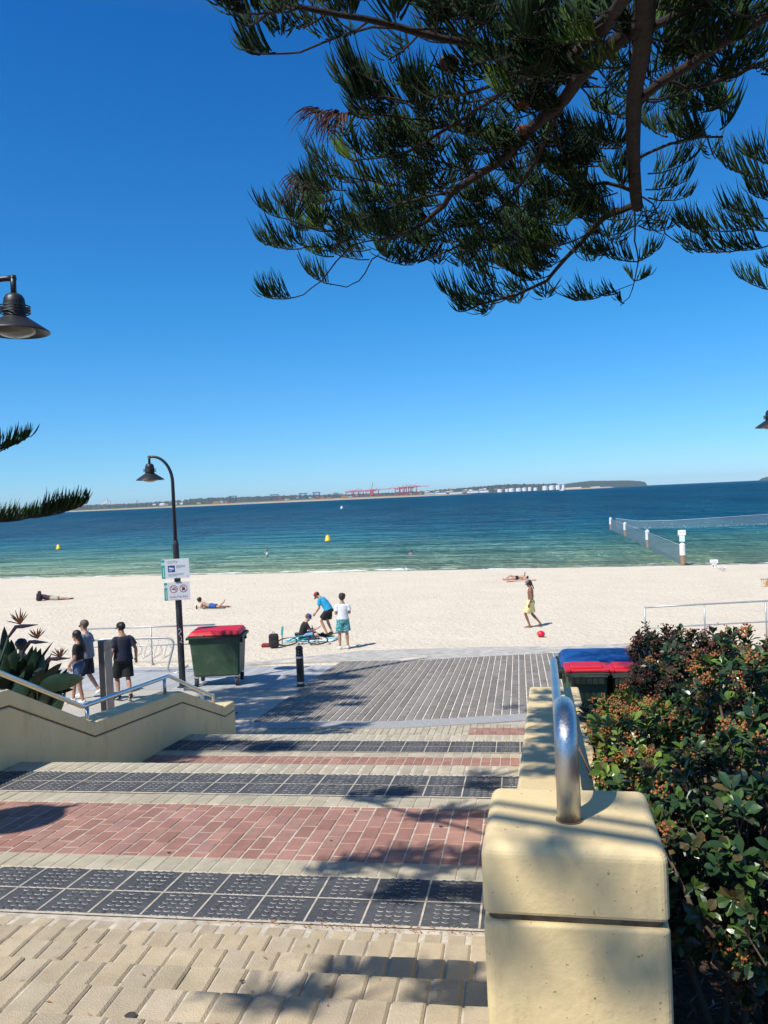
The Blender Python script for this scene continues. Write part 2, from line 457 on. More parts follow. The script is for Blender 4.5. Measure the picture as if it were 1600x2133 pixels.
mb = MB(); brickfield(mb, 13.6, 15.4, lambda x, y: zP(x, y)+.004, RED, x0=-7.6, x1=-5.6)
struct(mb.build('red_brick_edging', M_paver))
# granite kerb band, gently curved
M_gran = mat('granite_band', (.34, .34, .335), .8, var=.22, nscale=30, bump=.004, bscale=220, dirt=(.18, .17, .16))
M_gran2 = mat('sandy_granite', (.42, .40, .36), .85, var=.3, nscale=4, bump=.004, bscale=120, dirt=(.55, .5, .42))
def zpl(x, y): return zP(x, y)
near = [GY(x, y, hP) for x, y in ((470, 1528), (560, 1519), (640, 1517), (740, 1518), (830, 1518), (900, 1514), (980, 1509), (1100, 1501), (1260, 1488))]
farl = [GY(x, y, hP) for x, y in ((470, 1512), (560, 1503), (640, 1503), (740, 1503), (830, 1503), (900, 1499), (980, 1495), (1100, 1487), (1260, 1472))]
def strip(name, a, b, m_, lift, hf=hP):
    mb = MB(); n = len(a)
    tp = [(p.x, p.y, CZ-hf(p.y)+lift) for p in a]+[(p.x, p.y, CZ-hf(p.y)+lift) for p in b]
    mb.add(tp+[(x, y, z-.3) for x, y, z in tp], [(i, i+1, n+i+1, n+i) for i in range(n-1)]+[(i, 2*n+i, 2*n+i+1, i+1) for i in range(n-1)]+[(n+i, n+i+1, 3*n+i+1, 3*n+i) for i in range(n-1)])
    return struct(mb.build(name, m_))
strip('granite_band', near, farl, M_gran, .012)
def lerp(a, b, t): return a+(b-a)*t
M_plank = tint_mat('weathered_plank', .9, speck=(.5, .48, .45), amt=.12, bump=.006, bs=90, lo=.75)
PL = [(.23, .205, .18), (.21, .19, .168), (.25, .225, .20), (.195, .178, .16), (.24, .21, .182)]
def yedge(line, x):
    for a, b in zip(line, line[1:]):
        if a.x <= x <= b.x or (b is line[-1]): return lerp(a.y, b.y, (x-a.x)/(b.x-a.x+1e-9))
    return line[-1].y
nearD = [GY(x, y, hP) for x, y in ((430, 1507), (560, 1502), (640, 1502), (740, 1502), (830, 1502), (900, 1498), (980, 1494), (1100, 1486), (1300, 1470))]
farD = [GY(x, y, hP) for x, y in ((560, 1382), (690, 1379), (800, 1377), (880, 1376), (1000, 1369), (1160, 1361), (1290, 1352))]
mb = MB(); x = -5.0; pw = .158; n = 0; bolt = MB()
while x < 2.9:
    y0 = yedge(nearD, x+.07); y1 = yedge(farD, x+.07)
    w = .133; y = y0
    broken = random.random() < .35
    segs = [y0]
    while segs[-1] < y1-.5: segs.append(segs[-1]+(random.uniform(.34, .42) if broken or x > .2 else random.choice((1.2, 2.4, 3.2))))
    segs[-1] = y1
    for a, b in zip(segs, segs[1:]):
        brick(mb, x, x+w, a+.004, b-.004, zpl, PL, b=.008, th=.05, lift=.016)
    mb2 = mb
    yy = y0+.05
    while yy < y1:
        for dx in (.035, .10):
            if random.random() < .75: bolt.box((x+dx, yy, zP(0, yy)+.018), (.016, .022, .006))
        yy += .62
    x += pw; n += 1
struct(mb.build('timber_deck', M_plank))
struct(bolt.build('deck_bolts', mat('bolt_steel', (.45, .44, .42), .5, .3)))
M_gap = mat('deck_gap_sand', (.62, .57, .49), .95, var=.4, nscale=9)
mb = MB(); a = [(p.x, p.y) for p in nearD]; b = [(p.x, p.y) for p in farD]
xs = [-5.0+i*.4 for i in range(20)]
mb.add([(x, yedge(nearD, x)+.003, zP(0, yedge(nearD, x))+.002) for x in xs]+[(x, yedge(farD, x)-.003, zP(0, yedge(farD, x))+.002) for x in xs], [(i, i+1, 21+i-0, 20+i) for i in range(19)])
struct(mb.build('deck_gap', M_gap))
# pale deck to the left
PLL = [(.40, .41, .415), (.38, .39, .40), (.42, .43, .435), (.36, .375, .385)]
M_pale = tint_mat('pale_board', .8, amt=.05, lo=.88, bs=60, bump=.003)
mb = MB(); x = -30
while x < -5.02:
    y0 = 17.95; y1 = 21.35
    brick(mb, x, min(x+.235, -5.01), y0, y1, zpl, PLL, b=.006, th=.04, lift=.014)
    x += .24
struct(mb.build('pale_deck', M_pale))
mb = MB(); mb.add([(-30, 17.95, zP(0, 17.95)+.001), (-5.02, 17.95, zP(0, 17.95)+.001), (-5.02, 21.35, zP(0, 21.35)+.001), (-30, 21.35, zP(0, 21.35)+.001)], [(0, 1, 2, 3)])
struct(mb.build('pale_deck_gap', mat('dark_gap', (.10, .10, .10), .9)))
# granite slabs between the deck and the sand
def hE(y): return min(hP(y), hS(y)-.02)
sn = [GY(x, y, hP) for x, y in ((430, 1389), (560, 1383), (690, 1379), (800, 1377), (880, 1376), (1000, 1369), (1160, 1361), (1290, 1352), (1500, 1340))]
sf = [GY(x, y, lambda q: hP(q)+.02) for x, y in ((430, 1388), (560, 1378), (690, 1364), (760, 1357), (850, 1354), (1000, 1350), (1160, 1348), (1290, 1343), (1500, 1332))]
strip('granite_slab', sn, sf, M_gran2, .010)

# ------------------------------------------------------------------ sand and water
def sand_mat():
    t = NT('beach_sand')
    c = t.mix(t.ramp(t.noise(.35, 8, rough=.7), [(.3, (0, 0, 0)), (.7, (1, 1, 1))]), (.63, .555, .44, 1), (.69, .62, .505, 1))
    ft = t.noise(5.2, 4, t.coord(scale=(.75, 1.4, 1)), .5)
    c = t.mix(t.ramp(ft, [(.56, (0, 0, 0)), (.70, (.45, .45, .45))]), c, (.52, .44, .34, 1))
    sp = t.ramp(t.noise(24, 3, t.coord(scale=(1, 1.5, 1))), [(.70, (0, 0, 0)), (.76, (.6, .6, .6))])
    c = t.mix(sp, c, (.22, .17, .11, 1))
    # wet band next to the water
    sep = t.n('SeparateXYZ'); t.l(t.coord(), sep.inputs[0])
    t.col(c); t.b.inputs['Roughness'].default_value = .95; t.b.inputs['Specular IOR Level'].default_value = .15
    h = t.math('ADD', t.math('MULTIPLY', t.noise(4.5, 5, t.coord(scale=(1, 1, 1)), .6), 1.), t.math('MULTIPLY', t.noise(14, 3), .35))
    t.bump(h, .11, 1.); return t.m
M_sand = sand_mat()
# shoreline as seen
shore = [GZ(x, y, 0) for x, y in ((-1500, 1262), (0, 1205), (350, 1198), (700, 1191.5), (1000, 1185), (1500, 1176), (2400, 1150))]
p0, p1 = shore[1], shore[5]
def shore_y(x):
    a, b = (shore[1], shore[5])
    return a.y+(b.y-a.y)*(x-a.x)/(b.x-a.x)
SK = (p1.y-p0.y)/(p1.x-p0.x)
Ysh0 = p0.y-SK*p0.x           # shoreline at X = 0
def h_sand(x, y):
    t = (y-23)/(Ysh0+SK*x-23)
    if t <= 0: return hS(y)
    if t < 1: return lerp(hS(23), 5.8, t**.8 if t > 0 else 0)
    return 5.8+(t-1)*2.2
def grid(name, xs, ys, zf, m_, smooth=True):
    mb = MB(); n = len(xs)
    mb.add([(x, y, zf(x, y)) for y in ys for x in xs], [(j*n+i, j*n+i+1, (j+1)*n+i+1, (j+1)*n+i) for j in range(len(ys)-1) for i in range(n-1)])
    return struct(mb.build(name, m_, smooth=smooth))
def sz(x, y):
    if y < 21.9: bumpz = -.03
    else: bumpz = .035*vnoise(x*.9, y*.9)+.02*vnoise(x*2.3+4, y*2.1)
    return CZ-h_sand(x, y)+bumpz*(1 if y < Ysh0+SK*x-6 else .25)
xs = [-160, -120, -90, -70]+[-55+i*.55 for i in range(170)]+[45, 60, 80, 110]
ys = [21.2, 21.5]+[21.8+i*.35 for i in range(60)]+[43+i*.8 for i in range(60)]+[95, 105, 120, 150]
grid('sand', xs, ys, sz, M_sand)
def water_mat():
    t = NT('bay_water')
    v = t.coord('Object')
    sep = t.n('SeparateXYZ'); t.l(v, sep.inputs[0])
    # distance out from the shoreline (the bottom drops away with it)
    d = t.math('SUBTRACT', sep.outputs[1], t.math('ADD', t.math('MULTIPLY', sep.outputs[0], SK), Ysh0))
    wob = t.math('MULTIPLY', t.math('SUBTRACT', t.noise(.11, 3, t.coord(scale=(.5, 1, 1))), .5), 26.)
    dd = t.math('ADD', d, t.math('MULTIPLY', wob, t.math('MINIMUM', t.math('MULTIPLY', d, .035), 1.)))
    u = t.math('DIVIDE', dd, 160.)
    base = t.ramp(u, [(0., (.24, .29, .18)), (.06, (.17, .27, .18)), (.15, (.088, .225, .185)), (.32, (.014, .145, .200)), (.58, (.003, .098, .178)), (1., (.002, .078, .152))])
    # light and dark of wave faces, painted into the base colour by noise
    wv = t.noise(1., 5, t.coord(scale=(.20, .75, 1)), .6)
    wv2 = t.noise(.35, 4, t.coord(scale=(.22, .8, 1)), .55)
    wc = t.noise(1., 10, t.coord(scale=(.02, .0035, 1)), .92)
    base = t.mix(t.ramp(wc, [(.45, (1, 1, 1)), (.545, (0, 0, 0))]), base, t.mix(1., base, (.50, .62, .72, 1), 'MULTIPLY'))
    # foam at the very edge
    fn = t.noise(.8, 5, t.coord(scale=(.3, 1, 1)), .6)
    ed = t.math('SUBTRACT', t.math('MULTIPLY', fn, 5.2), t.math('MULTIPLY', t.math('ABSOLUTE', t.math('SUBTRACT', d, .7)), .75))
    foam = t.ramp(ed, [(0.0, (0, 0, 0)), (.999, (1, 1, 1))])
    em = t.math('GREATER_THAN', ed, 2.55)
    cap = t.math('MULTIPLY', t.math('GREATER_THAN', t.noise(.9, 3, t.coord(scale=(.35, 1.4, 1)), .5), .765), t.math('GREATER_THAN', d, 6.))
    fo = t.math('MAXIMUM', em, cap)
    base = t.mix(fo, base, (.78, .80, .78, 1))
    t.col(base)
    t.l(t.math('ADD', t.math('MULTIPLY', fo, .6), .22), t.b.inputs['Roughness'])
    t.b.inputs['IOR'].default_value = 1.33; t.b.inputs['Specular IOR Level'].default_value = .20
    big = t.noise(.10, 6, t.coord(scale=(.35, 1, 1)), .62)
    h = t.math('ADD', t.math('ADD', t.math('MULTIPLY', wv, 1.0), t.math('MULTIPLY', big, 9.)), t.math('ADD', t.math('MULTIPLY', wv2, 2.6), t.math('MULTIPLY', t.noise(3.2, 3, t.coord(scale=(.35, 1, 1))), .28)))
    t.bump(h, .85, 1.); t.b.inputs['Specular IOR Level'].default_value = 0
    gl = t.n('BsdfGlossy'); gl.inputs['Roughness'].default_value = .22; t.l(t.t.nodes['Bump'].outputs[0], gl.inputs['Normal'])
    ms = t.n('MixShader'); ms.inputs[0].default_value = .05; gl.inputs['Color'].default_value = (.6, .85, 1, 1); t.l(t.b.outputs[0], ms.inputs[1]); t.l(gl.outputs[0], ms.inputs[2]); t.l(ms.outputs[0], t.out.inputs['Surface'])
    return t.m
M_water = water_mat()
mb = MB(); B = 40000
def sy(x): return Ysh0+SK*x-.2
ys_ = [0, 4, 10, 20, 40, 80, 160, 400, 1000, 3000, 10000, B]
xsw = [-B, -4000, -800, -200, -80, -40, 0, 40, 80, 200, 800, 4000, B]
def yy_(x, d): return (Ysh0+SK*max(-160, min(120, x)))-.2+d
mb.add([(x, yy_(x, d), 0.0) for d in ys_ for x in xsw], [(j*13+i, j*13+i+1, (j+1)*13+i+1, (j+1)*13+i) for j in range(11) for i in range(12)])
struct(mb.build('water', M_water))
# ground mass under everything, to the horizon behind
def garden_h(y):
    pts = [(-40, -1.2), (-6, .9), (.5, 1.55), (2, 1.75), (4, 2.25), (7.2, 2.45), (8.7, 3.2), (11.2, 3.4), (12.7, 4.0), (21.3, 4.5), (21.9, 4.62)]
    for (a, b), (c, d) in zip(pts, pts[1:]):
        if y <= c: return b+(d-b)*(y-a)/(c-a)
    return 4.62
M_soil = mat('garden_soil', (.055, .035, .022), .95, var=.5, nscale=14, bump=.03, bscale=24, dirt=(.13, .07, .035))
gy = [-60, -40, -20, -10, -6, -3, -1]+[i*.25 for i in range(0, 52)]+[13.5]
grid('garden_bed_right', [.42, .8, 1.2, 1.6, 2, 2.5, 3, 4, 6, 10, 20, 60], gy, lambda x, y: CZ-garden_h(y)-.02+.03*vnoise(x*3, y*3), M_soil)
grid('garden_bed_left', [-60, -30, -15, -10, -8, -6.5, -5.6, -5.1], [q for q in gy if q < 10.3], lambda x, y: CZ-max(garden_h(y), 0)-.05+.03*vnoise(x*3, y*3), M_soil)
mb = MB(); mb.add([(-60, -60, CZ-1.5), (1, -60, CZ-1.5), (1, -.9, CZ-1.5), (-60, -.9, CZ-1.5)], [(0, 1, 2, 3)])
struct(mb.build('upper_path', M_plaza))
mb = MB(); mb.box((-30, 10.4, CZ-3.9), (50, .3, 1.4)); struct(mb.build('planter_kerb', M_mortar))
mb = MB(); mb.add([(-40, 10.5, CZ-3.957-.014), (-5.1, 10.5, CZ-3.957-.014), (-5.1, 12.1, CZ-3.957-.014), (-40, 12.1, CZ-3.957-.014)], [(0, 1, 2, 3)])
struct(mb.build('promenade_edge', M_plaza))
#PART2
# ------------------------------------------------------------------ retaining walls
def wall_mat():
    t = NT('painted_render'); 
    c = t.mix(t.ramp(t.noise(2.2, 7, rough=.6), [(.3, (0, 0, 0)), (.7, (1, 1, 1))]), (.67, .52, .27, 1), (.74, .59, .33, 1))
    st = t.ramp(t.noise(5, 9, t.coord(scale=(1, 1, .35)), .78), [(.52, (0, 0, 0)), (.76, (.62, .62, .62))])
    c = t.mix(st, c, (.36, .28, .17, 1))
    sp = t.ramp(t.noise(70, 3), [(.69, (0, 0, 0)), (.72, (.75, .75, .75))])
    c = t.mix(sp, c, (.13, .09, .06, 1))
    wh = t.ramp(t.noise(11, 8, rough=.8), [(.63, (0, 0, 0)), (.75, (.35, .35, .35))])
    c = t.mix(wh, c, (.74, .70, .58, 1))
    t.col(c); t.b.inputs['Roughness'].default_value = .62; t.bump(t.math('ADD', t.noise(35, 6), t.math('ADD', t.math('MULTIPLY', t.noise(4, 3), .8), t.math('MULTIPLY', t.noise(150, 4, rough=.7), .35))), .0022); return t.m
M_wall = wall_mat()
M_groove = mat('groove_dirt', (.16, .12, .075), .95, var=.5, nscale=20, dirt=(.03, .025, .02))
M_walltop = mat('wall_capping_paint', (.50, .45, .33), .35, var=.2, nscale=9, bump=.003, bscale=60, dirt=(.25, .22, .17))
def profile_wall(name, prof, xa, xb, bottom, label, groove=.15, mtx=None):
    """wall between xa and xb following prof = [(y, depth of top below the camera)], with a recessed groove line"""
    root = thing(name, (xa, prof[0][0], CZ-3), label, 'wall')
    rn = .018
    def slab(mb, top, bot, x0, x1, rnd):
        n = len(prof); vs = []; ring = []
        for (y, h) in prof:
            zt = CZ-h-top; zb = CZ-h-bot if bot is not None else CZ-bottom(y)
            if rnd: sec = [(x0, zb+rnd*.4), (x0, zt-rnd), (x0+rnd*.35, zt-rnd*.3), (x0+rnd, zt), (x1-rnd, zt), (x1-rnd*.35, zt-rnd*.3), (x1, zt-rnd), (x1, zb+rnd*.4), (x1-rnd*.3, zb), (x0+rnd*.3, zb)]
            else: sec = [(x0, zb), (x0, zt), (x1, zt), (x1, zb)]
            for x, z in sec: vs.append((x, y, z))
            k = len(sec)
        if mtx: vs = [mtx @ Vector(v) for v in vs]
        fs = [tuple(range(k))[::-1], tuple((n-1)*k+j for j in range(k))]
        for i in range(n-1):
            for j in range(k): fs.append((i*k+j, i*k+(j+1) % k, (i+1)*k+(j+1) % k, (i+1)*k+j))
        mb.add(vs, fs)
    c = MB(); slab(c, 0, groove, xa, xb, rn); cap = c.build('cap', M_wall, root)
    g = MB(); slab(g, groove-.001, groove+.022, xa+.016, xb-.016, 0); g.build('groove', M_groove, root)
    b = MB(); slab(b, groove+.02, None, xa, xb, .012); b.build('wall_body', M_wall, root)
    return root
XW = -4.8
lprof = [(2.0, .80), (3.3, 1.33), (4.0, 1.44), (7.0, 1.655), (8.52, 2.40), (10.94, 2.635), (12.58, 3.285), (13.02, 3.30)]
profile_wall('retaining_wall', lprof, XW-.34, XW, lambda y: 4.3 if y < 12 else 4.3, 'cream zigzag topped wall running down the left of the steps under a handrail')
def rmap():
    a = math.atan(.0325); M = Matrix.Translation((-.118, 1.93, 0)) @ Matrix.Rotation(-a, 4, 'Z'); return M
RM = rmap()
rprof = [(.40, .865), (1.65, 1.36), (2.2, 1.435), (5.02, 1.655), (6.55, 2.40), (8.9, 2.63), (10.6, 3.28), (11.05, 3.30)]
profile_wall('garden_wall', rprof, 0.0, .405, lambda y: 4.2, 'dappled cream wall behind the square pillar, beside the shrubs', mtx=RM)
# pillar
pl = thing('wall_pillar', (0.1, 2.1, CZ-1.6), 'chunky cream pillar with rounded cap, dark groove and steel rail, nearest the camera', 'pillar')
def rounded(mb, cx, cy, w, d, z0, z1, rt, rv, rb=.0, slope=0.):
    """upright rounded block: vertical corners rv, top edge rt"""
    secs = []
    if rb: secs += [(z0, rb), (z0+rb*.3, rb*.3), (z0+rb, 0)]
    else: secs += [(z0, 0)]
    for i in range(0, 7):
        a = math.pi/2*i/6; secs.append((z1-rt+rt*math.sin(a), rt*(1-math.cos(a))))
    secs.append((z1, rt+.02)); n = 0; vs = []
    for z, ins in secs:
        hx, hy = w/2-ins, d/2-ins; r = max(rv-ins*.5, .004); ring = []
        for q, (sx, sy) in enumerate(((1, 1), (-1, 1), (-1, -1), (1, -1))):
            for j in range(5):
                a = math.pi/2*(q+j/4); ring.append((cx+sx*(hx-r)+r*math.cos(a), cy+sy*(hy-r)+r*math.sin(a), z-slope*(sy*(hy))*(1 if z > z1-rt-.001 else 0)))
        n = len(ring); vs += ring
    k = len(secs); fs = [tuple(range(n))[::-1], tuple((k-1)*n+j for j in range(n))]
    for i in range(k-1):
        for j in range(n): fs.append((i*n+j, i*n+(j+1) % n, (i+1)*n+(j+1) % n, (i+1)*n+j))
    vs = [RM @ Vector(v) for v in vs]
    return mb.add(vs, fs)
ptop = CZ-.838
rounded(MB(), 0, 0, .1, .1, 0, 1, .01, .01)
PX, PD = .2135, .42
c = MB(); rounded(c, PX, PD/2, .427, PD, ptop-.165, ptop, .032, .020, rb=.010, slope=.02); c.build('cap', M_wall, pl, smooth=False)
g = MB(); rounded(g, PX, PD/2, .40, PD-.03, ptop-.19, ptop-.15, .004, .02); g.build('groove', M_groove, pl)
b = MB(); rounded(b, PX, PD/2, .427, PD, ptop-1.6, ptop-.181, .010, .02); b.build('pillar_body', M_wall, pl)

# ------------------------------------------------------------------ steel rails
M_steel = NT('brushed_stainless_steel')
M_steel.b.inputs['Metallic'].default_value = 1; M_steel.b.inputs['Base Color'].default_value = (.62, .61, .60, 1)
M_steel.l(M_steel.ramp(M_steel.noise(3, 6, M_steel.coord(scale=(60, 60, 3))), [(.3, (.24, .24, .24)), (.7, (.38, .38, .38))]), M_steel.b.inputs['Roughness'])
M_steel.bump(M_steel.noise(40, 3, M_steel.coord(scale=(20, 20, 1))), .0008); M_steel = M_steel.m
M_galv = mat('galvanised_rail', (.42, .43, .43), .4, .35, var=.12, nscale=8, dirt=(.35, .33, .3))
def smooth_path(pts, rad, n=6):
    """round the inner corners of a polyline"""
    pts = [Vector(p) for p in pts]; out = [pts[0]]
    for a, b, c in zip(pts, pts[1:], pts[2:]):
        u = (a-b); v = (c-b); r = min(rad, u.length*.49, v.length*.49); p = b+u.normalized()*r; q = b+v.normalized()*r
        for i in range(n+1):
            t = i/n; out.append(p*(1-t)**2+b*2*t*(1-t)+q*t*t)
    out.append(pts[-1]); return out
def R3(x, y, z): return RM @ Vector((x, y, z))
rail = thing('handrail', (0.1, 2.1, CZ-.8), 'thick brushed steel handrail looping up out of the near cream pillar', 'handrail')
rr = .0285; ra = .030
path = smooth_path([R3(.212, .17, ptop-.02), R3(.212, .17, ptop+.256), R3(.212, .40, ptop+.236), R3(.212, 1.75, CZ-1.115), R3(.205, 5.02, CZ-1.42), R3(.205, 6.5, CZ-2.15)], .115, 12)
mb = MB(); mb.tube(path, [ra if i < 26 else .0275 for i in range(len(path))], 20); mb.build('rail', M_steel, rail, smooth=True)
mb = MB(); mb.tube([R3(.212, .17, ptop-.02), R3(.212, .17, ptop+.004)], .034, 20); mb.build('weld_ring', M_groove, rail)
for y, h1, h0 in ((1.75, 1.12, 1.44), (4.6, 1.38, 1.62)):
    mb = MB(); mb.tube([R3(.215, y, CZ-h1), R3(.215, y, CZ-h0-.03)], .022, 12); mb.build('post', M_steel, rail, smooth=True)
lrail = thing('handrail', (XW-.17, 8.5, CZ-2.2), 'brushed steel handrail dipping and rising above the cream zigzag wall', 'handrail')
def LX(px, py, x=XW-.17):
    d = ray(px, py); return Vector((0, 0, CZ))+d*(x/d.x)
pp = [(-160, 1336), (0, 1402), (172, 1472), (352, 1408), (438, 1448)]
P3 = [LX(*p) for p in pp]
P3[0] = LX(-50, 1381)
q = smooth_path(P3+[P3[-1]+Vector((0, .12, -.02)), P3[-1]+Vector((0, .12, -.16))], .035, 6)
mb = MB(); mb.tube([P3[0]+Vector((0, 0, -.28))]+q, .0265, 14); mb.build('rail', M_steel, lrail, smooth=True)
for (px, py), l in (((181, 1474), .2), ((342, 1412), .17)):
    a = LX(px, py); mb = MB(); mb.tube([a, a-Vector((0, 0, l+.05))], .024, 12); mb.build('post', M_steel, lrail, smooth=True)

# ------------------------------------------------------------------ street lamps
M_black = mat('black_powder_coat', (.016, .018, .022), .42, var=.15, nscale=10, bump=.0008, bscale=300)
M_blackm = mat('worn_black_metal', (.018, .020, .024), .5, var=.25, nscale=12, dirt=(.12, .12, .12))
M_glass = mat('frosted_lamp_glass', (.18, .18, .17), .18, var=.08)
M_inner = mat('lamp_reflector', (.20, .20, .20), .3, .4)
def lamp_parts(root, c, pole_dir, base_z, pole=True, s=1., reach_=None):
    """c: centre of the shade's rim. pole_dir: unit x-y vector from the lamp to its pole"""
    c = Vector(c); D = Vector((pole_dir[0], pole_dir[1], 0)).normalized()
    mb = MB(); prof = [(.335, 0), (.335, .008), (.330, .016), (.20, .105), (.112, .165), (.108, .172), (.108, .30), (.100, .35), (.080, .385), (.05, .402), (.0, .406)]
    mb.lathe([(r*s, z*s) for r, z in prof], c, 32); mb.lathe([(r*s, z*s) for r, z in [(.335, 0), (.325, -.004), (.31, .006), (.20, .09), (.0, .12)]], c, 32); h = mb.build('lamp_head', M_black, root, smooth=True)
    md = h.modifiers.new('es', 'EDGE_SPLIT'); md.split_angle = R(35)
    mb = MB()
    for z in (.205, .235, .265):
        mb.torus(c+Vector((0, 0, z*s)), .150*s, .007*s, n=28, k=6)
        for k in range(4):
            a = k*math.pi/2+.6; u = Vector((math.cos(a), math.sin(a), 0)); mb.tube([c+Vector((0, 0, z*s))+u*.10*s, c+Vector((0, 0, z*s))+u*.15*s], .006*s, 5)
    mb.build('cooling_rings', M_black, root, smooth=True)
    mb = MB(); mb.lathe([(r*s, z*s) for r, z in [(.0, -.055), (.06, -.050), (.13, -.032), (.19, -.004), (.20, .03)]], c, 28); mb.build('lamp_glass', M_glass, root, smooth=True)
    top = c+Vector((0, 0, .40*s)); st = .19*s
    mb = MB(); mb.tube([top-Vector((0, 0, .02)), top+Vector((0, 0, st))], .030*s, 10); mb.build('stem', M_black, root, smooth=True)
    if not pole: return
    a0 = top+Vector((0, 0, st-.03*s)); reach = (reach_ or .80)*s; drop = .64*s
    pts = [a0-D*.03, a0+D*.08]
    for i in range(1, 11):
        t = math.pi/2*i/10; pts.append(a0+D*(.08*s+(reach-.08*s)*math.sin(t))-Vector((0, 0, drop*(1-math.cos(t)))))
    mid = Vector((pts[-1].x, pts[-1].y, lerp(base_z, pts[-1].z, .70)))
    pts.append(mid)
    mb = MB(); mb.tube(pts, [.030*s]*2+[lerp(.030, .042, i/10)*s for i in range(1, 11)]+[.050*s], 12); mb.build('arm', M_black, root, smooth=True)
    mb = MB(); b0 = Vector((mid.x, mid.y, base_z))
    mb.tube([b0, b0+Vector((0, 0, .02)), b0+Vector((0, 0, .021)), mid-Vector((0, 0, .10)), mid, mid+Vector((0, 0, .10))], [.13, .13, .078, .074, .074, .052], 14)
    mb.build('pole', M_blackm, root, smooth=False)
    return mid, b0
# promenade lamp with signs
LZ = 19.2
lc = P(313, 1000, LZ)
pole_px = P(358, 1000, LZ)
D = (pole_px-lc); D.z = 0; D.normalize()
bz = CZ-hP(lc.y)
lamp = thing('street_lamp', (pole_px.x, pole_px.y, bz), 'tall black curved street lamp carrying two white council signs beside the green bin', 'street lamp')
reach = (pole_px-lc).length
mid, b0 = lamp_parts(lamp, lc, (D.x, D.y), bz, s=.97, reach_=.54)
# signs, built flat at the pole and facing the camera side
def text_mesh(txt, size, loc, M, m_, parent, name='lettering', spacing=1., squeeze=1.):
    cu = bpy.data.curves.new('t', 'FONT'); cu.body = txt; cu.size = size; cu.align_x = 'CENTER'; cu.align_y = 'CENTER'; cu.extrude = .0008; cu.resolution_u = 2; cu.space_character = spacing
    o = bpy.data.objects.new('t', cu); COL.objects.link(o)
    dg = bpy.context.evaluated_depsgraph_get(); dg.update(); me = bpy.data.meshes.new_from_object(o.evaluated_get(dg))
    mb = MB(); base = Vector(loc)
    mb.add([base+M @ Vector((v.co.x*squeeze, v.co.y, v.co.z)) for v in me.vertices], [tuple(p.vertices) for p in me.polygons])
    bpy.data.objects.remove(o); bpy.data.meshes.remove(me)
    return mb.build(name, m_, parent)
M_sign = mat('white_sign_enamel', (.78, .80, .80), .35, var=.03)
M_teal = mat('sign_teal', (.02, .42, .34), .4, var=.05)
M_blue = mat('sign_blue', (.02, .08, .30), .4, var=.05)
M_ink = mat('sign_ink', (.03, .03, .04), .5, var=.05)
M_grey = mat('sign_grey_print', (.35, .37, .42), .5, var=.05)
M_red = mat('sign_red', (.55, .03, .05), .4, var=.05)
fw = ray(385, 1205); fw.z = 0; fw.normalize()
ex = Vector((fw.y, -fw.x, 0)); ez = Vector((0, 0, 1)); eo = -fw               # sign axes: right, up, out
SM = Matrix((ex, ez, eo)).transposed()
polex = b0
def pole_at(py):   # point on the pole's axis seen at image row py
    z = (polex-Vector((0, 0, CZ))).dot(dirv(0, 0, 1))
    x = 0
    for px in range(340, 400):
        q = P(px, py, z)
        if (Vector((q.x, q.y))-Vector((polex.x, polex.y))).length < .02: break
    q = P(px, py, z); return Vector((polex.x, polex.y, q.z)), z
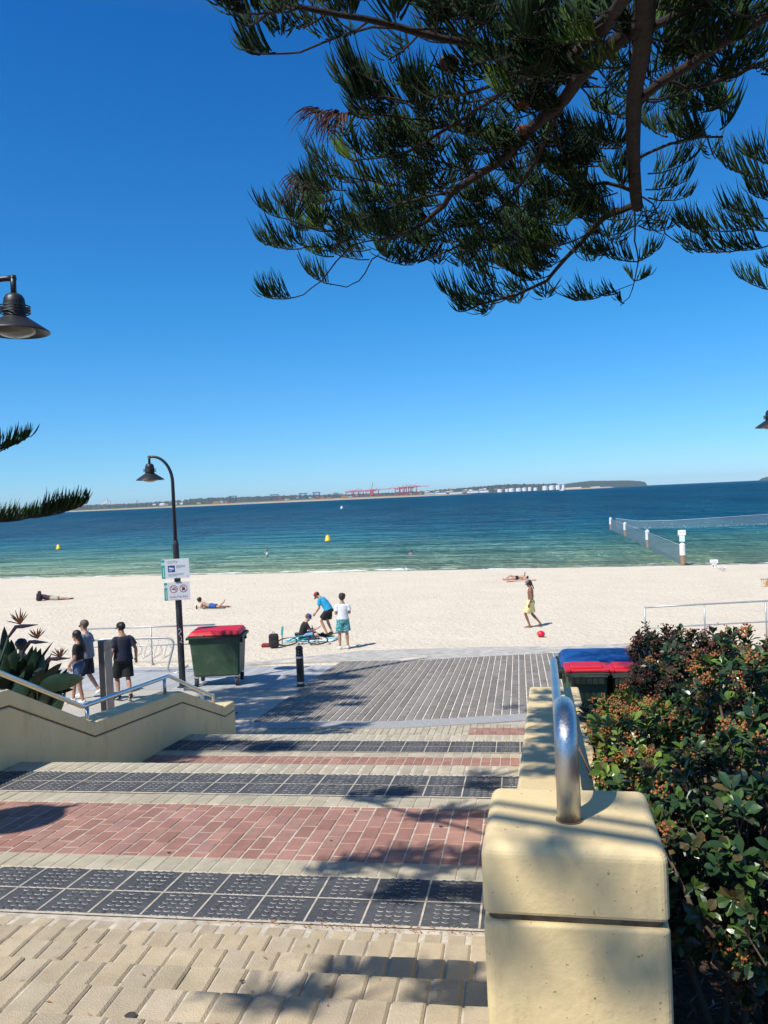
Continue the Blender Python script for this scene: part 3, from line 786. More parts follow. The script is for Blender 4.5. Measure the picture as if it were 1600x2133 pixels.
def sign(cpx, cpy, w, h, kind):
    q, z = pole_at(cpy); t = P(cpx, cpy, z)
    c = Vector((polex.x, polex.y, q.z))+ex*((t-q).dot(ex))+eo*.09
    s = MB(); s.bbox(c, (w, h, .004), .0018, mtx=SM, seg=1); root = s.build('sign', M_sign, lamp)
    def at(x, y, o=.003): return c+ex*(x*w)+ez*(y*h)+eo*o
    def rect(name, x, y, ww, hh, m_, o=.003):
        b = MB(); b.box(at(x, y, o), (ww*w, hh*h, .0014), mtx=SM); return b.build(name, m_, root)
    rect('colour_band', -.44, .41, .12, .12, M_teal); rect('colour_band', -.44, -.14, .12, .68, M_teal)
    b = MB(); b.ball(at(-.44, .28), (.012, .012, .002), mtx=SM.copy()); b.build('emblem', M_grey, root)
    rect('band_text', -.43, -.17, .022, .5, M_sign, .0042)
    if kind == 'cctv':
        text_mesh('CCTV', .080, at(-.10, .33), SM, M_ink, root, spacing=1.15)
        rect('camera_symbol', -.145, .0, .25, .34, M_blue)
        b = MB(); P2 = [(-.085, .08), (.045, .05), (.085, .035), (.08, -.055), (.045, -.03), (-.09, -.01)]
        b.add([at(-.145+x, y, .0046) for x, y in P2], [tuple(range(len(P2)))[::-1]]); P2 = [(-.09, -.075), (-.01, -.085), (.0, -.03), (.02, -.03), (.015, -.11), (-.09, -.11)]
        b.add([at(-.145+x, y, .0046) for x, y in P2], [tuple(range(len(P2)))[::-1]]); b.build('camera_icon', M_sign, root)
        b = MB()
        for y, x0, x1 in ((.155, .03, .30), (.115, .03, .33), (.075, .03, .33), (.03, .03, .16), (-.27, -.27, .28), (-.32, -.27, .26), (-.37, -.27, .02)):
            x = x0
            while x < x1:
                l = random.uniform(.02, .05); b.box(at(x+l/2, y), (l*w*.85, .011, .001), mtx=SM); x += l
        tag(b.build('small_print', M_grey, root), kind='stuff')
        b = MB(); b.box(at(.42, -.42), (.07*w, .012, .001), mtx=SM); b.build('small_print', M_grey, root)
    else:
        for cx, nm in ((-.13, 'no_smoking_symbol'), (.25, 'no_barbecue_symbol')):
            b = MB(); cc = at(cx, .12, .004); rad = .155*w
            n = 28; vs = []
            for j in range(n):
                a = 2*math.pi*j/n
                for r_ in (rad, rad*.84): vs.append(cc+ex*(r_*math.cos(a))+ez*(r_*math.sin(a)))
            b.add(vs, [(2*j, 2*j+1, (2*j+3) % (2*n), (2*j+2) % (2*n)) for j in range(n)])
            u = (ex-ez).normalized(); v = (ex+ez).normalized(); b.add([cc-u*rad*.9-v*rad*.08, cc+u*rad*.9-v*rad*.08, cc+u*rad*.9+v*rad*.08, cc-u*rad*.9+v*rad*.08], [(0, 1, 2, 3)])
            b.build(nm, M_red, root)
            b = MB()
            def q_(x, y): return cc+ex*(x*rad)+ez*(y*rad)+eo*.001
            if cx < 0:
                b.add([q_(-.62, -.16), q_(.5, -.16), q_(.5, -.02), q_(-.62, -.02)], [(0, 1, 2, 3)])
                for k in range(3): b.tube([q_(.1+.18*k, .1), q_(.0+.2*k, .3), q_(.15+.18*k, .5)], .0025, 4)
                b.tube([q_(.62, -.1), q_(.7, .2)], .003, 4)
            else:
                b.add([q_(-.42, .05), q_(.42, .05), q_(.32, -.3), q_(.1, -.4), q_(-.1, -.4), q_(-.32, -.3)], [(0, 5, 4, 3, 2, 1)])
                b.tube([q_(-.3, -.28), q_(-.42, -.6)], .004, 4); b.tube([q_(.3, -.28), q_(.45, -.6)], .004, 4)
                for k in range(3): b.tube([q_(-.25+.22*k, .2), q_(-.1+.2*k, .38), q_(-.2+.25*k, .55)], .004, 4)
            b.build('pictogram', M_ink, root)
        text_mesh('Smoke Free Zone', .066, at(.06, -.31), SM, M_red, root, squeeze=.86)
        for x_, w_ in ((.33, .16), (-.1, .3)):
            b = MB(); b.box(at(x_, -.46), (w_*w, .006, .001), mtx=SM); b.build('small_print', M_grey, root)
    for y_ in (.45, -.45):
        b = MB(); b.ball(at(.02, y_, .004), .006); b.build('bolt', M_steel, root)
    return root
sign(365.5, 1182, .635, .455, 'cctv')
sign(369, 1228.5, .585, .430, 'smoke')
q, z = pole_at(1206); mb = MB(); mb.bbox(q+eo*.02, (.13, .05, .19), .006, mtx=SM); mb.build('strap_bracket', M_black, lamp)
# painted tag on the pole
mb = MB(); q, z = pole_at(1322)
mb.tube([q+eo*.078+ex*x+ez*y for x, y in ((-.03, .14), (.0, .17), (.03, .1), (-.03, .04), (.02, -.02), (.03, -.1), (-.01, -.14), (.04, -.17))], [(.014, .003)]*8, 6, side=ez)
mb.build('paint_mark', M_grey, lamp)
# near lamp, top left
lc2 = P(33, 693, 9.9)
l2 = thing('street_lamp', (lc2.x-.9, lc2.y-.1, CZ-3.2), 'black bell shaped lamp hanging from a bent arm at the upper left edge', 'street lamp')
lamp_parts(l2, lc2, (-.985, -.17), CZ-3.4, s=1.175)
# the lamp out of the frame whose shadow lies on the landing
sp = GY(35, 1706, hA); k = 4.05
lc3 = sp-SUN*(k/-SUN.z)
l3 = thing('street_lamp', (lc3.x-.7, lc3.y-.4, CZ-2.4), 'black street lamp outside the left edge whose round shadow lies on the red bricks', 'street lamp')
lamp_parts(l3, lc3, (-.88, -.48), CZ-2.6, s=1.)
lc4 = P(1606, 890, 17.5)
l4 = thing('street_lamp', (lc4.x+.85, lc4.y, CZ-4.4), 'black street lamp cut off by the right edge above the sea', 'street lamp')
lamp_parts(l4, lc4, (.98, .1), CZ-4.3, s=.93)

# ------------------------------------------------------------------ promenade furniture
def stand(px, py): return GY(px, py, hP)
# bollard
p = stand(627, 1431)
bo = thing('bollard', (p.x, p.y, p.z), 'black round bollard with grey bands standing at the corner of the timber deck', 'bollard')
hb = .96
mb = MB(); mb.lathe([(.105, 0), (.105, .02), (.088, .022), (.086, hb*.80), (.078, hb*.81), (.078, hb*.835), (.086, hb*.845), (.086, hb*.865), (.078, hb*.875), (.078, hb*.895), (.086, hb*.905), (.086, hb*.945), (.070, hb*.98), (.03, hb), (0, hb)], p, 24); o = mb.build('body', M_black, bo, smooth=True)
md = o.modifiers.new('es', 'EDGE_SPLIT'); md.split_angle = R(30)
M_refl = mat('grey_reflective_band', (.45, .46, .48), .4, var=.3, nscale=20)
for a, b in ((.70, .745), (.09, .135)):
    mb = MB(); mb.lathe([(.0885, hb*a), (.0885, hb*b)], p, 24); mb.build('band', M_refl, bo, smooth=True)
# square post behind the wall
zz = 15.2; c0 = P(217, 1334, zz); g0 = CZ-hP(c0.y)
sq = thing('square_post', (c0.x, c0.y, g0), 'waist high square post, black front and timber coloured side, behind the zigzag wall', 'post')
hh = c0.z-g0; an = R(-24)
sqM = Matrix.Rotation(an, 3, 'Z')
mb = MB(); mb.bbox((c0.x, c0.y, g0+hh/2), (.17, .17, hh), .006, mtx=sqM); mb.build('body', M_black, sq)
M_tan = mat('weathered_timber', (.42, .36, .28), .8, var=.25, nscale=5, bump=.003)
sd = sqM @ Vector((1, 0, 0)); mb = MB(); mb.bbox(Vector((c0.x, c0.y, g0+hh/2))+sd*.092, (.014, .168, hh-.01), .003, mtx=sqM); mb.build('side_board', M_tan, sq)
mb = MB(); mb.bbox((c0.x-.10, c0.y-.02, g0+hh-.15), (.03, .03, .04), .006); mb.build('bolt', M_blackm, sq)
# large green bin
M_bin = mat('dark_green_plastic', (.035, .075, .040), .55, var=.14, nscale=3, bump=.0015, bscale=120, dirt=(.12, .14, .11))
M_binrim = mat('bin_rim_plastic', (.020, .032, .024), .5, var=.2)
M_lid = mat('red_bin_lid', (.52, .008, .022), .5, var=.12, nscale=4, dirt=(.30, .03, .05))
M_rub = mat('black_rubber', (.015, .015, .016), .7)
M_zinc = mat('zinc_fork', (.35, .35, .33), .45, .6)
def big_bin(name, loc, rz, label, lid=None, w=1.30, d=.85, h=1.22, group=None):
    lid = lid or M_lid
    t = thing(name, loc, label, 'wheelie bin', group, rz)
    bz = .24
    def fr(mb, w0, d0, w1, d1, z0, z1, r0=.04):
        vs = []
        for ww, dd, z in ((w0-.06, d0-.06, z0), (w0, d0, z0+.04), (w1, d1, z1)):
            for sx, sy in ((-1, -1), (1, -1), (1, 1), (-1, 1)):
                for a in ((0, 1), (1, 0)) if sx*sy > 0 else ((1, 0), (0, 1)): vs.append((sx*(ww/2-r0*a[1 if sx*sy > 0 else 1]), sy*(dd/2-r0*a[0 if sx*sy > 0 else 0]), z))
        # order ring of 8 by angle
        out = []
        for k in range(3):
            ring = sorted(vs[k*8:(k+1)*8], key=lambda v: math.atan2(v[1], v[0])); out += ring
        fs = [tuple(range(8))[::-1], tuple(range(16, 24))]
        for i in range(2):
            for j in range(8): fs.append((i*8+j, i*8+(j+1) % 8, (i+1)*8+(j+1) % 8, (i+1)*8+j))
        mb.add(out, fs)
    mb = MB(); fr(mb, w*.86, d*.80, w*.95, d*.95, bz, h-.14); mb.build('body', M_bin, t, world=False)
    mb = MB(); fr(mb, w*.98, d*.98, w, d, h-.17, h-.10, .03); mb.bbox((0, -d*.52, h-.125), (w*1.02, .05, .05), .012); mb.bbox((0, d*.5, h-.125), (w*1.02, .05, .05), .012)
    for sx in (-1, 1):
        mb.bbox((sx*w*.515, 0, h-.14), (.05, d*.99, .06), .012); mb.bbox((sx*w*.49, -.30*d, h-.22), (.05, .05, .14), .01); mb.bbox((sx*w*.49, .30*d, h-.22), (.05, .05, .14), .01)
    mb.build('rim', M_binrim, t, world=False)
    mb = MB(); n = 10; vs = []; L0 = w*.485; D0 = d*.50
    secs = [(1.0, h-.095), (1.0, h-.06), (.97, h-.045), (.93, h-.005), (.88, h+.012), (.5, h+.028)]
    for k, z in secs:
        for sx, sy in ((-1, -1), (-.82, -1.03), (.82, -1.03), (1, -1), (1.0, .9), (.9, 1), (-.9, 1), (-1.0, .9)): vs.append((sx*L0*(k if abs(sx) > .95 else k), sy*D0*k, z+.02*(sy > 0)))
    k_ = len(secs); fs = [tuple(range(8))[::-1], tuple((k_-1)*8+j for j in range(8))]
    for i in range(k_-1):
        for j in range(8): fs.append((i*8+j, i*8+(j+1) % 8, (i+1)*8+(j+1) % 8, (i+1)*8+j))
    mb.add(vs, fs); L = mb.build('lid', lid, t, world=False)
    md = L.modifiers.new('b', 'BEVEL'); md.width = .012; md.segments = 2
    for k in (-1, 1):
        mb = MB(); mb.tube([(k*w*.30, -D0*1.04, h-.05), (k*w*.30+.05*k, -D0*1.07, h-.075), (k*w*.18, -D0*1.07, h-.075), (k*w*.18, -D0*1.04, h-.05)], .010, 6); mb.build('lid_handle', M_binrim, L, world=False)
    for sx in (-1, 1):
        for sy in (-1, 1):
            x, y = sx*w*.38, sy*d*.36
            mb = MB(); mb.tube([(x-.03, y, .10), (x+.03, y, .10)], .10, 18); wb = mb.build('wheel', M_rub, t, world=False)
            mb = MB(); mb.tube([(x-.034, y, .10), (x+.034, y, .10)], .05, 12); mb.build('hub', M_zinc, wb, world=False)
            mb = MB(); mb.bbox((x-.045, y, .15), (.008, .06, .16), .003); mb.bbox((x+.045, y, .15), (.008, .06, .16), .003); mb.bbox((x, y, .235), (.11, .10, .02), .003); mb.build('castor_fork', M_zinc, t, world=False)
    return t
q = stand(447, 1432)
fwd = ray(447, 1400); yaw_to = math.atan2(fwd.y, fwd.x)-math.pi/2
bb = big_bin('wheeled_bin', (q.x-.02, q.y+.42, q.z), yaw_to-R(13), 'big dark green four wheeled bin with red lid next to the sign carrying lamp', w=1.26, d=.86, h=1.30)
big_bin('wheeled_bin', P(1275, 1358, 12.4)-Vector((0, 0, 1.27)), R(0), 'wide blue lidded bin behind the two red lidded bins at the shrubs', lid=mat('blue_bin_lid', (.010, .060, .24), .4, var=.12, nscale=3), w=1.62, d=.95, h=1.22)
# two small bins with red lids
def small_bin(loc, rz, label):
    t = thing('wheelie_bin', loc, label, 'wheelie bin', 'red lidded bins behind the shrubs', rz)
    mb = MB(); vs = []
    for w, d, z in ((.44, .50, .08), (.46, .54, .3), (.54, .66, .92)):
        for sx, sy in ((-.9, -1), (.9, -1), (1, -.9), (1, .9), (.9, 1), (-.9, 1), (-1, .9), (-1, -.9)): vs.append((sx*w/2, sy*d/2, z))
    fs = [tuple(range(8))[::-1], tuple(range(16, 24))]+[(i*8+j, i*8+(j+1) % 8, (i+1)*8+(j+1) % 8, (i+1)*8+j) for i in range(2) for j in range(8)]
    mb.add(vs, fs); mb.build('body', M_bin, t, world=False)
    mb = MB(); mb.bbox((0, 0, .925), (.60, .74, .04), .012); mb.bbox((0, -.36, .86), (.46, .05, .13), .01)
    for k in range(6): mb.bbox((-.2+.08*k, -.375, .85), (.012, .05, .11), .003)
    mb.build('rim', M_binrim, t, world=False)
    mb = MB(); mb.bbox((0, -.06, .965), (.60, .50, .045), .02); mb.bbox((0, -.06, .992), (.44, .34, .05), .022); mb.bbox((-.26, -.30, .975), (.07, .10, .05), .015); mb.bbox((.26, -.30, .975), (.07, .10, .05), .015); mb.build('lid', M_lid, t, world=False)
    mb = MB(); mb.tube([(-.26, -.38, .90), (.26, -.38, .90)], .014, 8); mb.build('handle', M_binrim, t, world=False)
    for sx in (-1, 1):
        mb = MB(); mb.tube([(sx*.22-.02, -.24, .10), (sx*.22+.02, -.24, .10)], .10, 16); mb.build('wheel', M_rub, t, world=False)
for (px, lb) in ((1222, 'red lidded green bin nearer the steel handrail, partly behind leaves'), (1313, 'red lidded green bin half hidden by the dark shrub')):
    c = P(px, 1391, 11.35); small_bin((c.x, c.y+.25, c.z-1.0), R(1), lb)

# railings
def railing(name, tops, base_pts, label, mids=.5, r=.022, mt=None):
    t = thing(name, base_pts[0], label, 'railing'); mt = mt or M_galv
    mb = MB(); mb.tube(tops, r*1.15, 10); mb.build('top_rail', mt, t, smooth=True)
    mb = MB(); mb.tube([a.lerp(b, mids) for a, b in zip(tops, base_pts)], r*.9, 8); mb.build('mid_rail', mt, t, smooth=True)
    for a, b in zip(tops, base_pts):
        mb = MB(); mb.tube([b, a], r, 10); mb.tube([b, b+Vector((0, 0, .012))], r*2.4, 10); mb.build('post', mt, t, smooth=True)
tp = []; bp = []
for px, py in ((187, 1388), (318, 1384), (451, 1379)):
    b = GY(px, py, hP)
    b.z = CZ-hP(b.y)+.015; bp.append(b); tp.append(b+Vector((0, 0, 1.07)))
railing('railing', tp, bp, 'white two bar railing along the left deck edge behind the bike rack')
tp = []; bp = []
for px, py in ((1346, 1352), (1470, 1345), (1598, 1338), (1730, 1330)):
    b = GY(px, py, lambda y: 4.30); bp.append(b); 
    tp.append(b+Vector((0, 0, 1.10)))
railing('railing', tp, bp, 'pale two bar railing rising behind the dark shrub on the right')
# bike rack
br = GY(300, 1404, hP); bx = Vector((1, .02, 0)).normalized()
rk = thing('bike_rack', (br.x, br.y, br.z), 'galvanised bike rack tube with hanging wire hooks by the lamp', 'bike rack')
z1 = br.z+.86
def rp(px, py): # point at the rack's depth
    zz = (Vector((br.x, br.y, br.z))-Vector((0, 0, CZ))).dot(dirv(0, 0, 1)); return P(px, py, zz)
mb = MB(); mb.tube(smooth_path([rp(190, 1334), rp(235, 1331), rp(366, 1328), rp(348, 1397), rp(364, 1404), rp(392, 1386)], .30, 10), .030, 12); mb.build('tube', M_galv, rk, smooth=True)
for k in range(5):
    x = 262+21*k
    mb = MB(); mb.tube([rp(x, 1332), rp(x+13, 1352), rp(x+7, 1363), rp(x-3, 1368), rp(x-2, 1358), rp(x+6, 1333)], .009, 5); mb.build('hook', M_galv, rk, smooth=True)
    mb = MB(); mb.tube([rp(x+14, 1351), rp(x+12, 1362), rp(x-6, 1372), rp(x-8, 1364)], .009, 5); mb.build('hook', M_galv, rk, smooth=True)
# low steel hoop beside the wall
hp = P(392, 1446, 14.2)
hq = thing('steel_hoop', hp, 'low curved steel hoop just behind the far end of the zigzag wall', 'hoop')
mb = MB()
for dz in (0, -.05): mb.tube(smooth_path([P(383, 1437+dz*90, 14.2), P(402, 1437+dz*90, 14.2), P(417, 1444+dz*90, 14.2), P(424, 1462+dz*90, 14.2), P(424, 1490, 14.2)], .12, 6), .022, 10)
mb.build('tube', M_steel, hq, smooth=True)

# ------------------------------------------------------------------ people
def skin(name, c): return mat(name, c, .5, var=.06, nscale=20, bump=.0006, bscale=90)
SK1, SK2, SK3, SK4 = skin('light_skin', (.50, .29, .20)), skin('tan_skin', (.40, .21, .13)), skin('brown_skin', (.26, .125, .075)), skin('dark_tan_skin', (.22, .10, .06))
def cloth(name, c, **k): return mat(name, c, .85, var=k.get('var', .15), nscale=k.get('ns', 9), bump=.008, bscale=k.get('bs', 16), dirt=k.get('dirt'))
M_hairb = mat('dark_hair', (.012, .009, .008), .45, var=.3, nscale=30, bump=.006, bscale=70)
M_hairg = mat('grey_brown_hair', (.10, .07, .055), .6, var=.3, nscale=30, bump=.004, bscale=70)
M_eye = mat('eye', (.02, .015, .012), .2)
V = Vector
BASE = dict(pel=(0, 0, .94), waist=(0, .0, 1.08), chest=(0, .0, 1.27), nb=(0, -.01, 1.45), head=(0, .02, 1.615),
            sl=(-.172, -.01, 1.375), el=(-.225, -.03, 1.12), wl=(-.235, .03, .87), hl=(-.235, .055, .79),
            sr=(.172, -.01, 1.375), er=(.225, -.03, 1.12), wr=(.235, .03, .87), hr=(.235, .055, .79),
            hipl=(-.09, 0, .90), kl=(-.10, .02, .49), al=(-.10, -.02, .085), tl=(-.12, .13, .03),
            hipr=(.09, 0, .90), kr=(.10, .02, .49), ar=(.10, -.02, .085), tr=(.12, .13, .03), look=(0, 1, 0), side=(1, 0, 0))
def seg_pts(a, b, n=3): return [a.lerp(b, i/n) for i in range(n+1)]
def loft(mb, pts, rad, side, n=14): mb.tube(pts, rad, n, side=side)
def person(name, loc, rz, label, P_, sk, scale=1., hair=None, shirt=None, shorts=None, cap=None, shoes=None, slim=1., voxel=.010, extra=None, group=None, curly=False):
    J = {k: V(v) for k, v in {**BASE, **P_}.items()}
    t = thing(name, loc, label, 'person', group, rz); t.scale = (scale,)*3
    side = J['side'].normalized()
    up = (J['head']-J['nb']).normalized(); look = (J['look']-up*J['look'].dot(up)*.0).normalized()
    mb = MB()
    # torso
    tp_ = [J['pel']-(J['waist']-J['pel']).normalized()*.07, J['pel'], J['waist'], J['waist'].lerp(J['chest'], .55), J['chest'], J['chest'].lerp(J['nb'], .6), J['nb'], J['nb']+(J['head']-J['nb'])*.25, J['nb']+(J['head']-J['nb'])*.62]
    tr_ = [(.125*slim, .085), (.158*slim, .108), (.132*slim, .096), (.142*slim, .102), (.160*slim, .112), (.150*slim, .095), (.085, .062), (.056, .056), (.052, .056)]
    loft(mb, tp_, tr_, side, 16)
    # head: cranium, jaw, nose, ears
    hz = up; hy = look; hx = hy.cross(hz).normalized(); hy = hz.cross(hx).normalized(); HM = Matrix((hx, hy, hz)).transposed(); hc = J['head']
    mb.ball(hc+HM @ V((0, -.010, .025)), (.076, .094, .092), 16, 12, HM)
    mb.ball(hc+HM @ V((0, .020, -.045)), (.056, .066, .070), 14, 10, HM)
    mb.tube([hc+HM @ V((0, .085, .018)), hc+HM @ V((0, .104, -.012)), hc+HM @ V((0, .088, -.028))], [.011, .015, .013], 8)
    mb.ball(hc+HM @ V((0, .080, -.060)), (.024, .012, .010), 8, 6, HM); mb.ball(hc+HM @ V((0, .072, -.092)), (.026, .020, .018), 8, 6, HM)
    for sx in (-1, 1): mb.ball(hc+HM @ V((sx*.078, -.005, -.005)), (.012, .020, .032), 8, 6, HM)
    # arms with hands
    for s_ in 'lr':
        a, b, c, d = J['s'+s_], J['e'+s_], J['w'+s_], J['h'+s_]
        ch = J['chest'].lerp(J['nb'], .5)
        mb.tube([ch.lerp(a, .5), ch.lerp(a, .92), a.lerp(b, .12), a.lerp(b, .4), b, b.lerp(c, .3), c], [.055, .054, .055*slim, .047*slim, .039, .041, .026], 12)
        hd = (d-c).normalized(); hs = (side-hd*side.dot(hd)); hs = hs.normalized() if hs.length > .1 else hd.orthogonal().normalized(); pn = hd.cross(hs)
        hs = (V((0, 0, 1)).cross(hd)) if abs(hd.z) < .8 else J['look']-hd*J['look'].dot(hd)
        hs = hs.normalized() if hs.length > .05 else hd.orthogonal().normalized(); pn = hd.cross(hs).normalized()
        mb.tube([c, c+hd*.03, c+hd*.085], [(.026, .020), (.038, .016), (.040, .014)], 10, side=hs)
        inw = pn*(1 if pn.dot(J['chest']-c) > 0 else -1)
        for k, ln in enumerate((.066, .076, .071, .055)):
            o = c+hd*.078+hs*(.030-.020*k); m1 = o+hd*ln*.55+inw*.006; m2 = o+hd*ln*.95+inw*.026
            mb.tube([o, m1, m2], [.0098, .0092, .0080], 7)
        o = c+hd*.025+hs*.030; mb.tube([o, o+hd*.035+hs*.020+inw*.01, o+hd*.068+hs*.020+inw*.022], [.013, .011, .009], 7)
    for s_ in 'lr':
        a, b, c, d = J['hip'+s_], J['k'+s_], J['a'+s_], J['t'+s_]
        mb.tube([a, a.lerp(b, .3), a.lerp(b, .75), b, b.lerp(c, .3), b.lerp(c, .7), c], [.088*slim, .084*slim, .062, .052, .054, .040, .036], 12)
        ft = (d-c); fl = V((ft.x, ft.y, ft.z)).normalized(); heel = c-fl*.045+V((0, 0, -.03))
        mb.tube([heel, c+V((0, 0, -.035))+fl*.02, c.lerp(d, .55)+V((0, 0, -.008)), d, d+fl*.06], [(.032, .030), (.037, .042), (.042, .030), (.044, .020), (.030, .014)], 10, side=V((fl.y, -fl.x, 0)))
    mb.v = [V(v) for v in mb.v]
    b = mb.build('body', sk, t, world=False)
    evaluated(b, [('REMESH', dict(mode='VOXEL', voxel_size=voxel, use_smooth_shade=True)), ('SMOOTH', dict(factor=.5, iterations=3))])
    for sx in (-1, 1):
        e = MB(); e.ball(hc+HM @ V((sx*.030, .074, .012)), (.012, .007, .007), 8, 6, HM); e.build('eye', M_eye, b, world=False)
    # clothing
    if shirt:
        mc, ln, loose = shirt; q = MB(); L = .035*loose
        bot = J['pel'] if ln == 'long' else J['waist'].lerp(J['pel'], .15)
        p_ = [bot-(J['waist']-J['pel']).normalized()*(.05 if ln == 'long' else -.02), bot, J['waist'], J['chest'], J['chest'].lerp(J['nb'], .62), J['nb']-up*.005]
        r_ = [(.165*slim+L, .115+L), (.163*slim+L, .113+L), (.142*slim+L, .106+L), (.166*slim+L*.6, .118+L*.5), (.158*slim+L*.3, .100+L*.3), (.078, .066)]
        loft(q, p_, r_, side, 18)
        for s_ in 'lr':
            a, b_ = J['s'+s_], J['e'+s_]; ch = J['chest'].lerp(J['nb'], .5)
            dn2 = (J['chest']-J['nb']).normalized()
            q.tube([ch.lerp(a, .45), ch.lerp(a, .92), a.lerp(b_, .12)+(a-ch).normalized()*.004, a.lerp(b_, .38), a.lerp(b_, .68)], [.070, .068, .068*slim+L*.1, .062*slim+L*.3, .060*slim+L*.5], 12)
        o = q.build('shirt', mc, t, world=False)
        evaluated(o, [('REMESH', dict(mode='VOXEL', voxel_size=voxel*1.15, use_smooth_shade=True)), ('SMOOTH', dict(factor=.5, iterations=3))])
    if shorts:
        mc, ln, loose = shorts; q = MB(); L = .03*loose; dn = (J['waist']-J['pel']).normalized()
        loft(q, [J['pel']-dn*.09, J['pel'], J['pel']+dn*.085], [(.150*slim+L, .105+L), (.166*slim+L, .116+L), (.140*slim, .103)], side, 18)
        for s_ in 'lr':
            a, b_ = J['hip'+s_], J['k'+s_]
            q.tube([a+dn*.02, a.lerp(b_, ln*.5), a.lerp(b_, ln)], [.094*slim+L*.3, .092*slim+L*.7, .080*slim+L*1.2], 14)
        o = q.build('shorts', mc, t, world=False)
        evaluated(o, [('REMESH', dict(mode='VOXEL', voxel_size=voxel*1.15, use_smooth_shade=True)), ('SMOOTH', dict(factor=.5, iterations=2))])
    if hair:
        mc, kind = hair; q = MB()
        big = .012 if kind == 'short' else (.028 if kind == 'curly' else .018)
        q.ball(hc+HM @ V((0, -.022, .036)), (.078+big, .090+big, .086+big), 16, 12, HM)
        if kind == 'curly':
            for i in range(60):
                u = V((random.gauss(0, 1), random.gauss(-.4, 1), random.gauss(.5, 1))).normalized()
                if u.y > .55 and u.z < .3: continue
                q.ball(hc+HM @ (V((0, -.022, .04))+V((u.x*.10, u.y*.112, u.z*.105))), random.uniform(.016, .026), 7, 5)
        if kind == 'long':
            q.tube([hc+HM @ V((0, -.06, .05)), hc+HM @ V((.0, -.085, -.07)), hc+HM @ V((.01, -.11, -.19)), hc+HM @ V((.03, -.12, -.32)), hc+HM @ V((.03, -.11, -.42))], [(.085, .05), (.092, .045), (.10, .042), (.085, .036), (.03, .02)], 12, side=HM @ V((1, 0, 0)))
        if kind == 'dread':
            q.ball(hc+HM @ V((0, -.075, -.01)), (.075, .06, .10), 12, 9, HM)
            for i in range(9): x = (i-4)*.02; q.tube([hc+HM @ V((x, -.09, .0)), hc+HM @ V((x*1.3, -.10, -.12)), hc+HM @ V((x*1.2+.01, -.09, -.26))], [.014, .012, .008], 6)
        o = q.build('hair', mc, t, world=False)
        evaluated(o, [('REMESH', dict(mode='VOXEL', voxel_size=voxel*.9, use_smooth_shade=True)), ('SMOOTH', dict(factor=.4, iterations=2))])
    if cap:
        mc, back = cap; q = MB(); sgn = -1 if back else 1
        prof = [(1.0, -.004), (1.0, .03), (.94, .06), (.78, .088), (.5, .105), (.2, .112), (0., .113)]; vs = []; n = 18
        for r_, z in prof:
            for j in range(n):
                a = 2*math.pi*j/n; vs.append(hc+HM @ V((.089*r_*math.cos(a), -.008+.108*r_*math.sin(a), .03+z*.95)))
        q.add(vs, [(i*n+j, i*n+(j+1) % n, (i+1)*n+(j+1) % n, (i+1)*n+j) for i in range(6) for j in range(n)]+[tuple(range(n))[::-1]])
        o = q.build('cap', mc, t, smooth=True, world=False)
        q = MB(); up_ = []; dn_ = []
        for j in range(9):
            a = math.pi*(.12+.76*j/8)
            for rr, dz in ((.092, .0), (.165, -.014)):
                up_.append(hc+HM @ V((rr*math.cos(a)*(.95 if rr < .1 else .62), sgn*(rr*math.sin(a)+.01), .030+dz)))
        q.add(up_+[v-HM @ V((0, 0, .005)) for v in up_], [(2*i, 2*i+1, 2*i+3, 2*i+2) for i in range(8)]+[(18+2*i, 18+2*i+2, 18+2*i+3, 18+2*i+1) for i in range(8)]+[(2*i+1, 19+2*i, 21+2*i, 2*i+3) for i in range(8)])
        q.build('cap_visor', mc, o, smooth=True, world=False)
    if shoes:
        for s_ in 'lr':
            c, d = J['a'+s_], J['t'+s_]; fl = (d-c).normalized(); q = MB()
            heel = c-fl*.055+V((0, 0, -.030))
            q.tube([heel, c+V((0, 0, -.030))+fl*.01, c.lerp(d, .5)+V((0, 0, -.002)), d+V((0, 0, .004)), d+fl*.075], [(.036, .036), (.044, .052), (.048, .042), (.050, .030), (.030, .018)], 12, side=V((fl.y, -fl.x, 0)))
            o = q.build('shoe', shoes, t, smooth=True, world=False)
            q = MB(); q.tube([heel-V((0, 0, .03)), c.lerp(d, .5)+V((0, 0, -.036)), d+fl*.07-V((0, 0, .014))], [(.040, .010), (.050, .011), (.036, .010)], 10, side=V((fl.y, -fl.x, 0))); q.build('sole', M_sign, o, smooth=True, world=False)
    if extra: extra(t, J, HM, hc)
    return t
C_navy = cloth('navy_cotton', (.012, .016, .035)); C_black = cloth('black_cotton', (.010, .010, .012)); C_grey = cloth('grey_blue_cotton', (.20, .23, .30))
C_white = cloth('white_cotton', (.72, .73, .76), var=.05); C_blue = cloth('bright_blue_jersey', (.015, .30, .52)); C_yel = cloth('pale_yellow_shorts', (.72, .66, .30))
C_teal = NT('teal_leaf_print'); C_teal.col(C_teal.ramp(C_teal.noise(26, 2), [(.42, (.01, .10, .14, 1)), (.50, (.02, .27, .30, 1)), (.60, (.25, .50, .48, 1))])); C_teal.b.inputs['Roughness'].default_value = .85; C_teal.bump(C_teal.noise(14, 3), .008); C_teal = C_teal.m
C_denim = cloth('denim', (.045, .085, .18), var=.3, ns=25, dirt=(.25, .33, .45)); C_bluesh = cloth('blue_shorts', (.015, .085, .32)); C_lblue = cloth('checked_blue_shorts', (.16, .27, .48), var=.4, ns=40)
C_khaki = cloth('stone_trousers', (.42, .38, .30)); C_red = cloth('red_cap', (.42, .012, .03)); C_capb = cloth('blue_cap', (.02, .06, .25))
def onplaza(px, py): return stand(px, py)
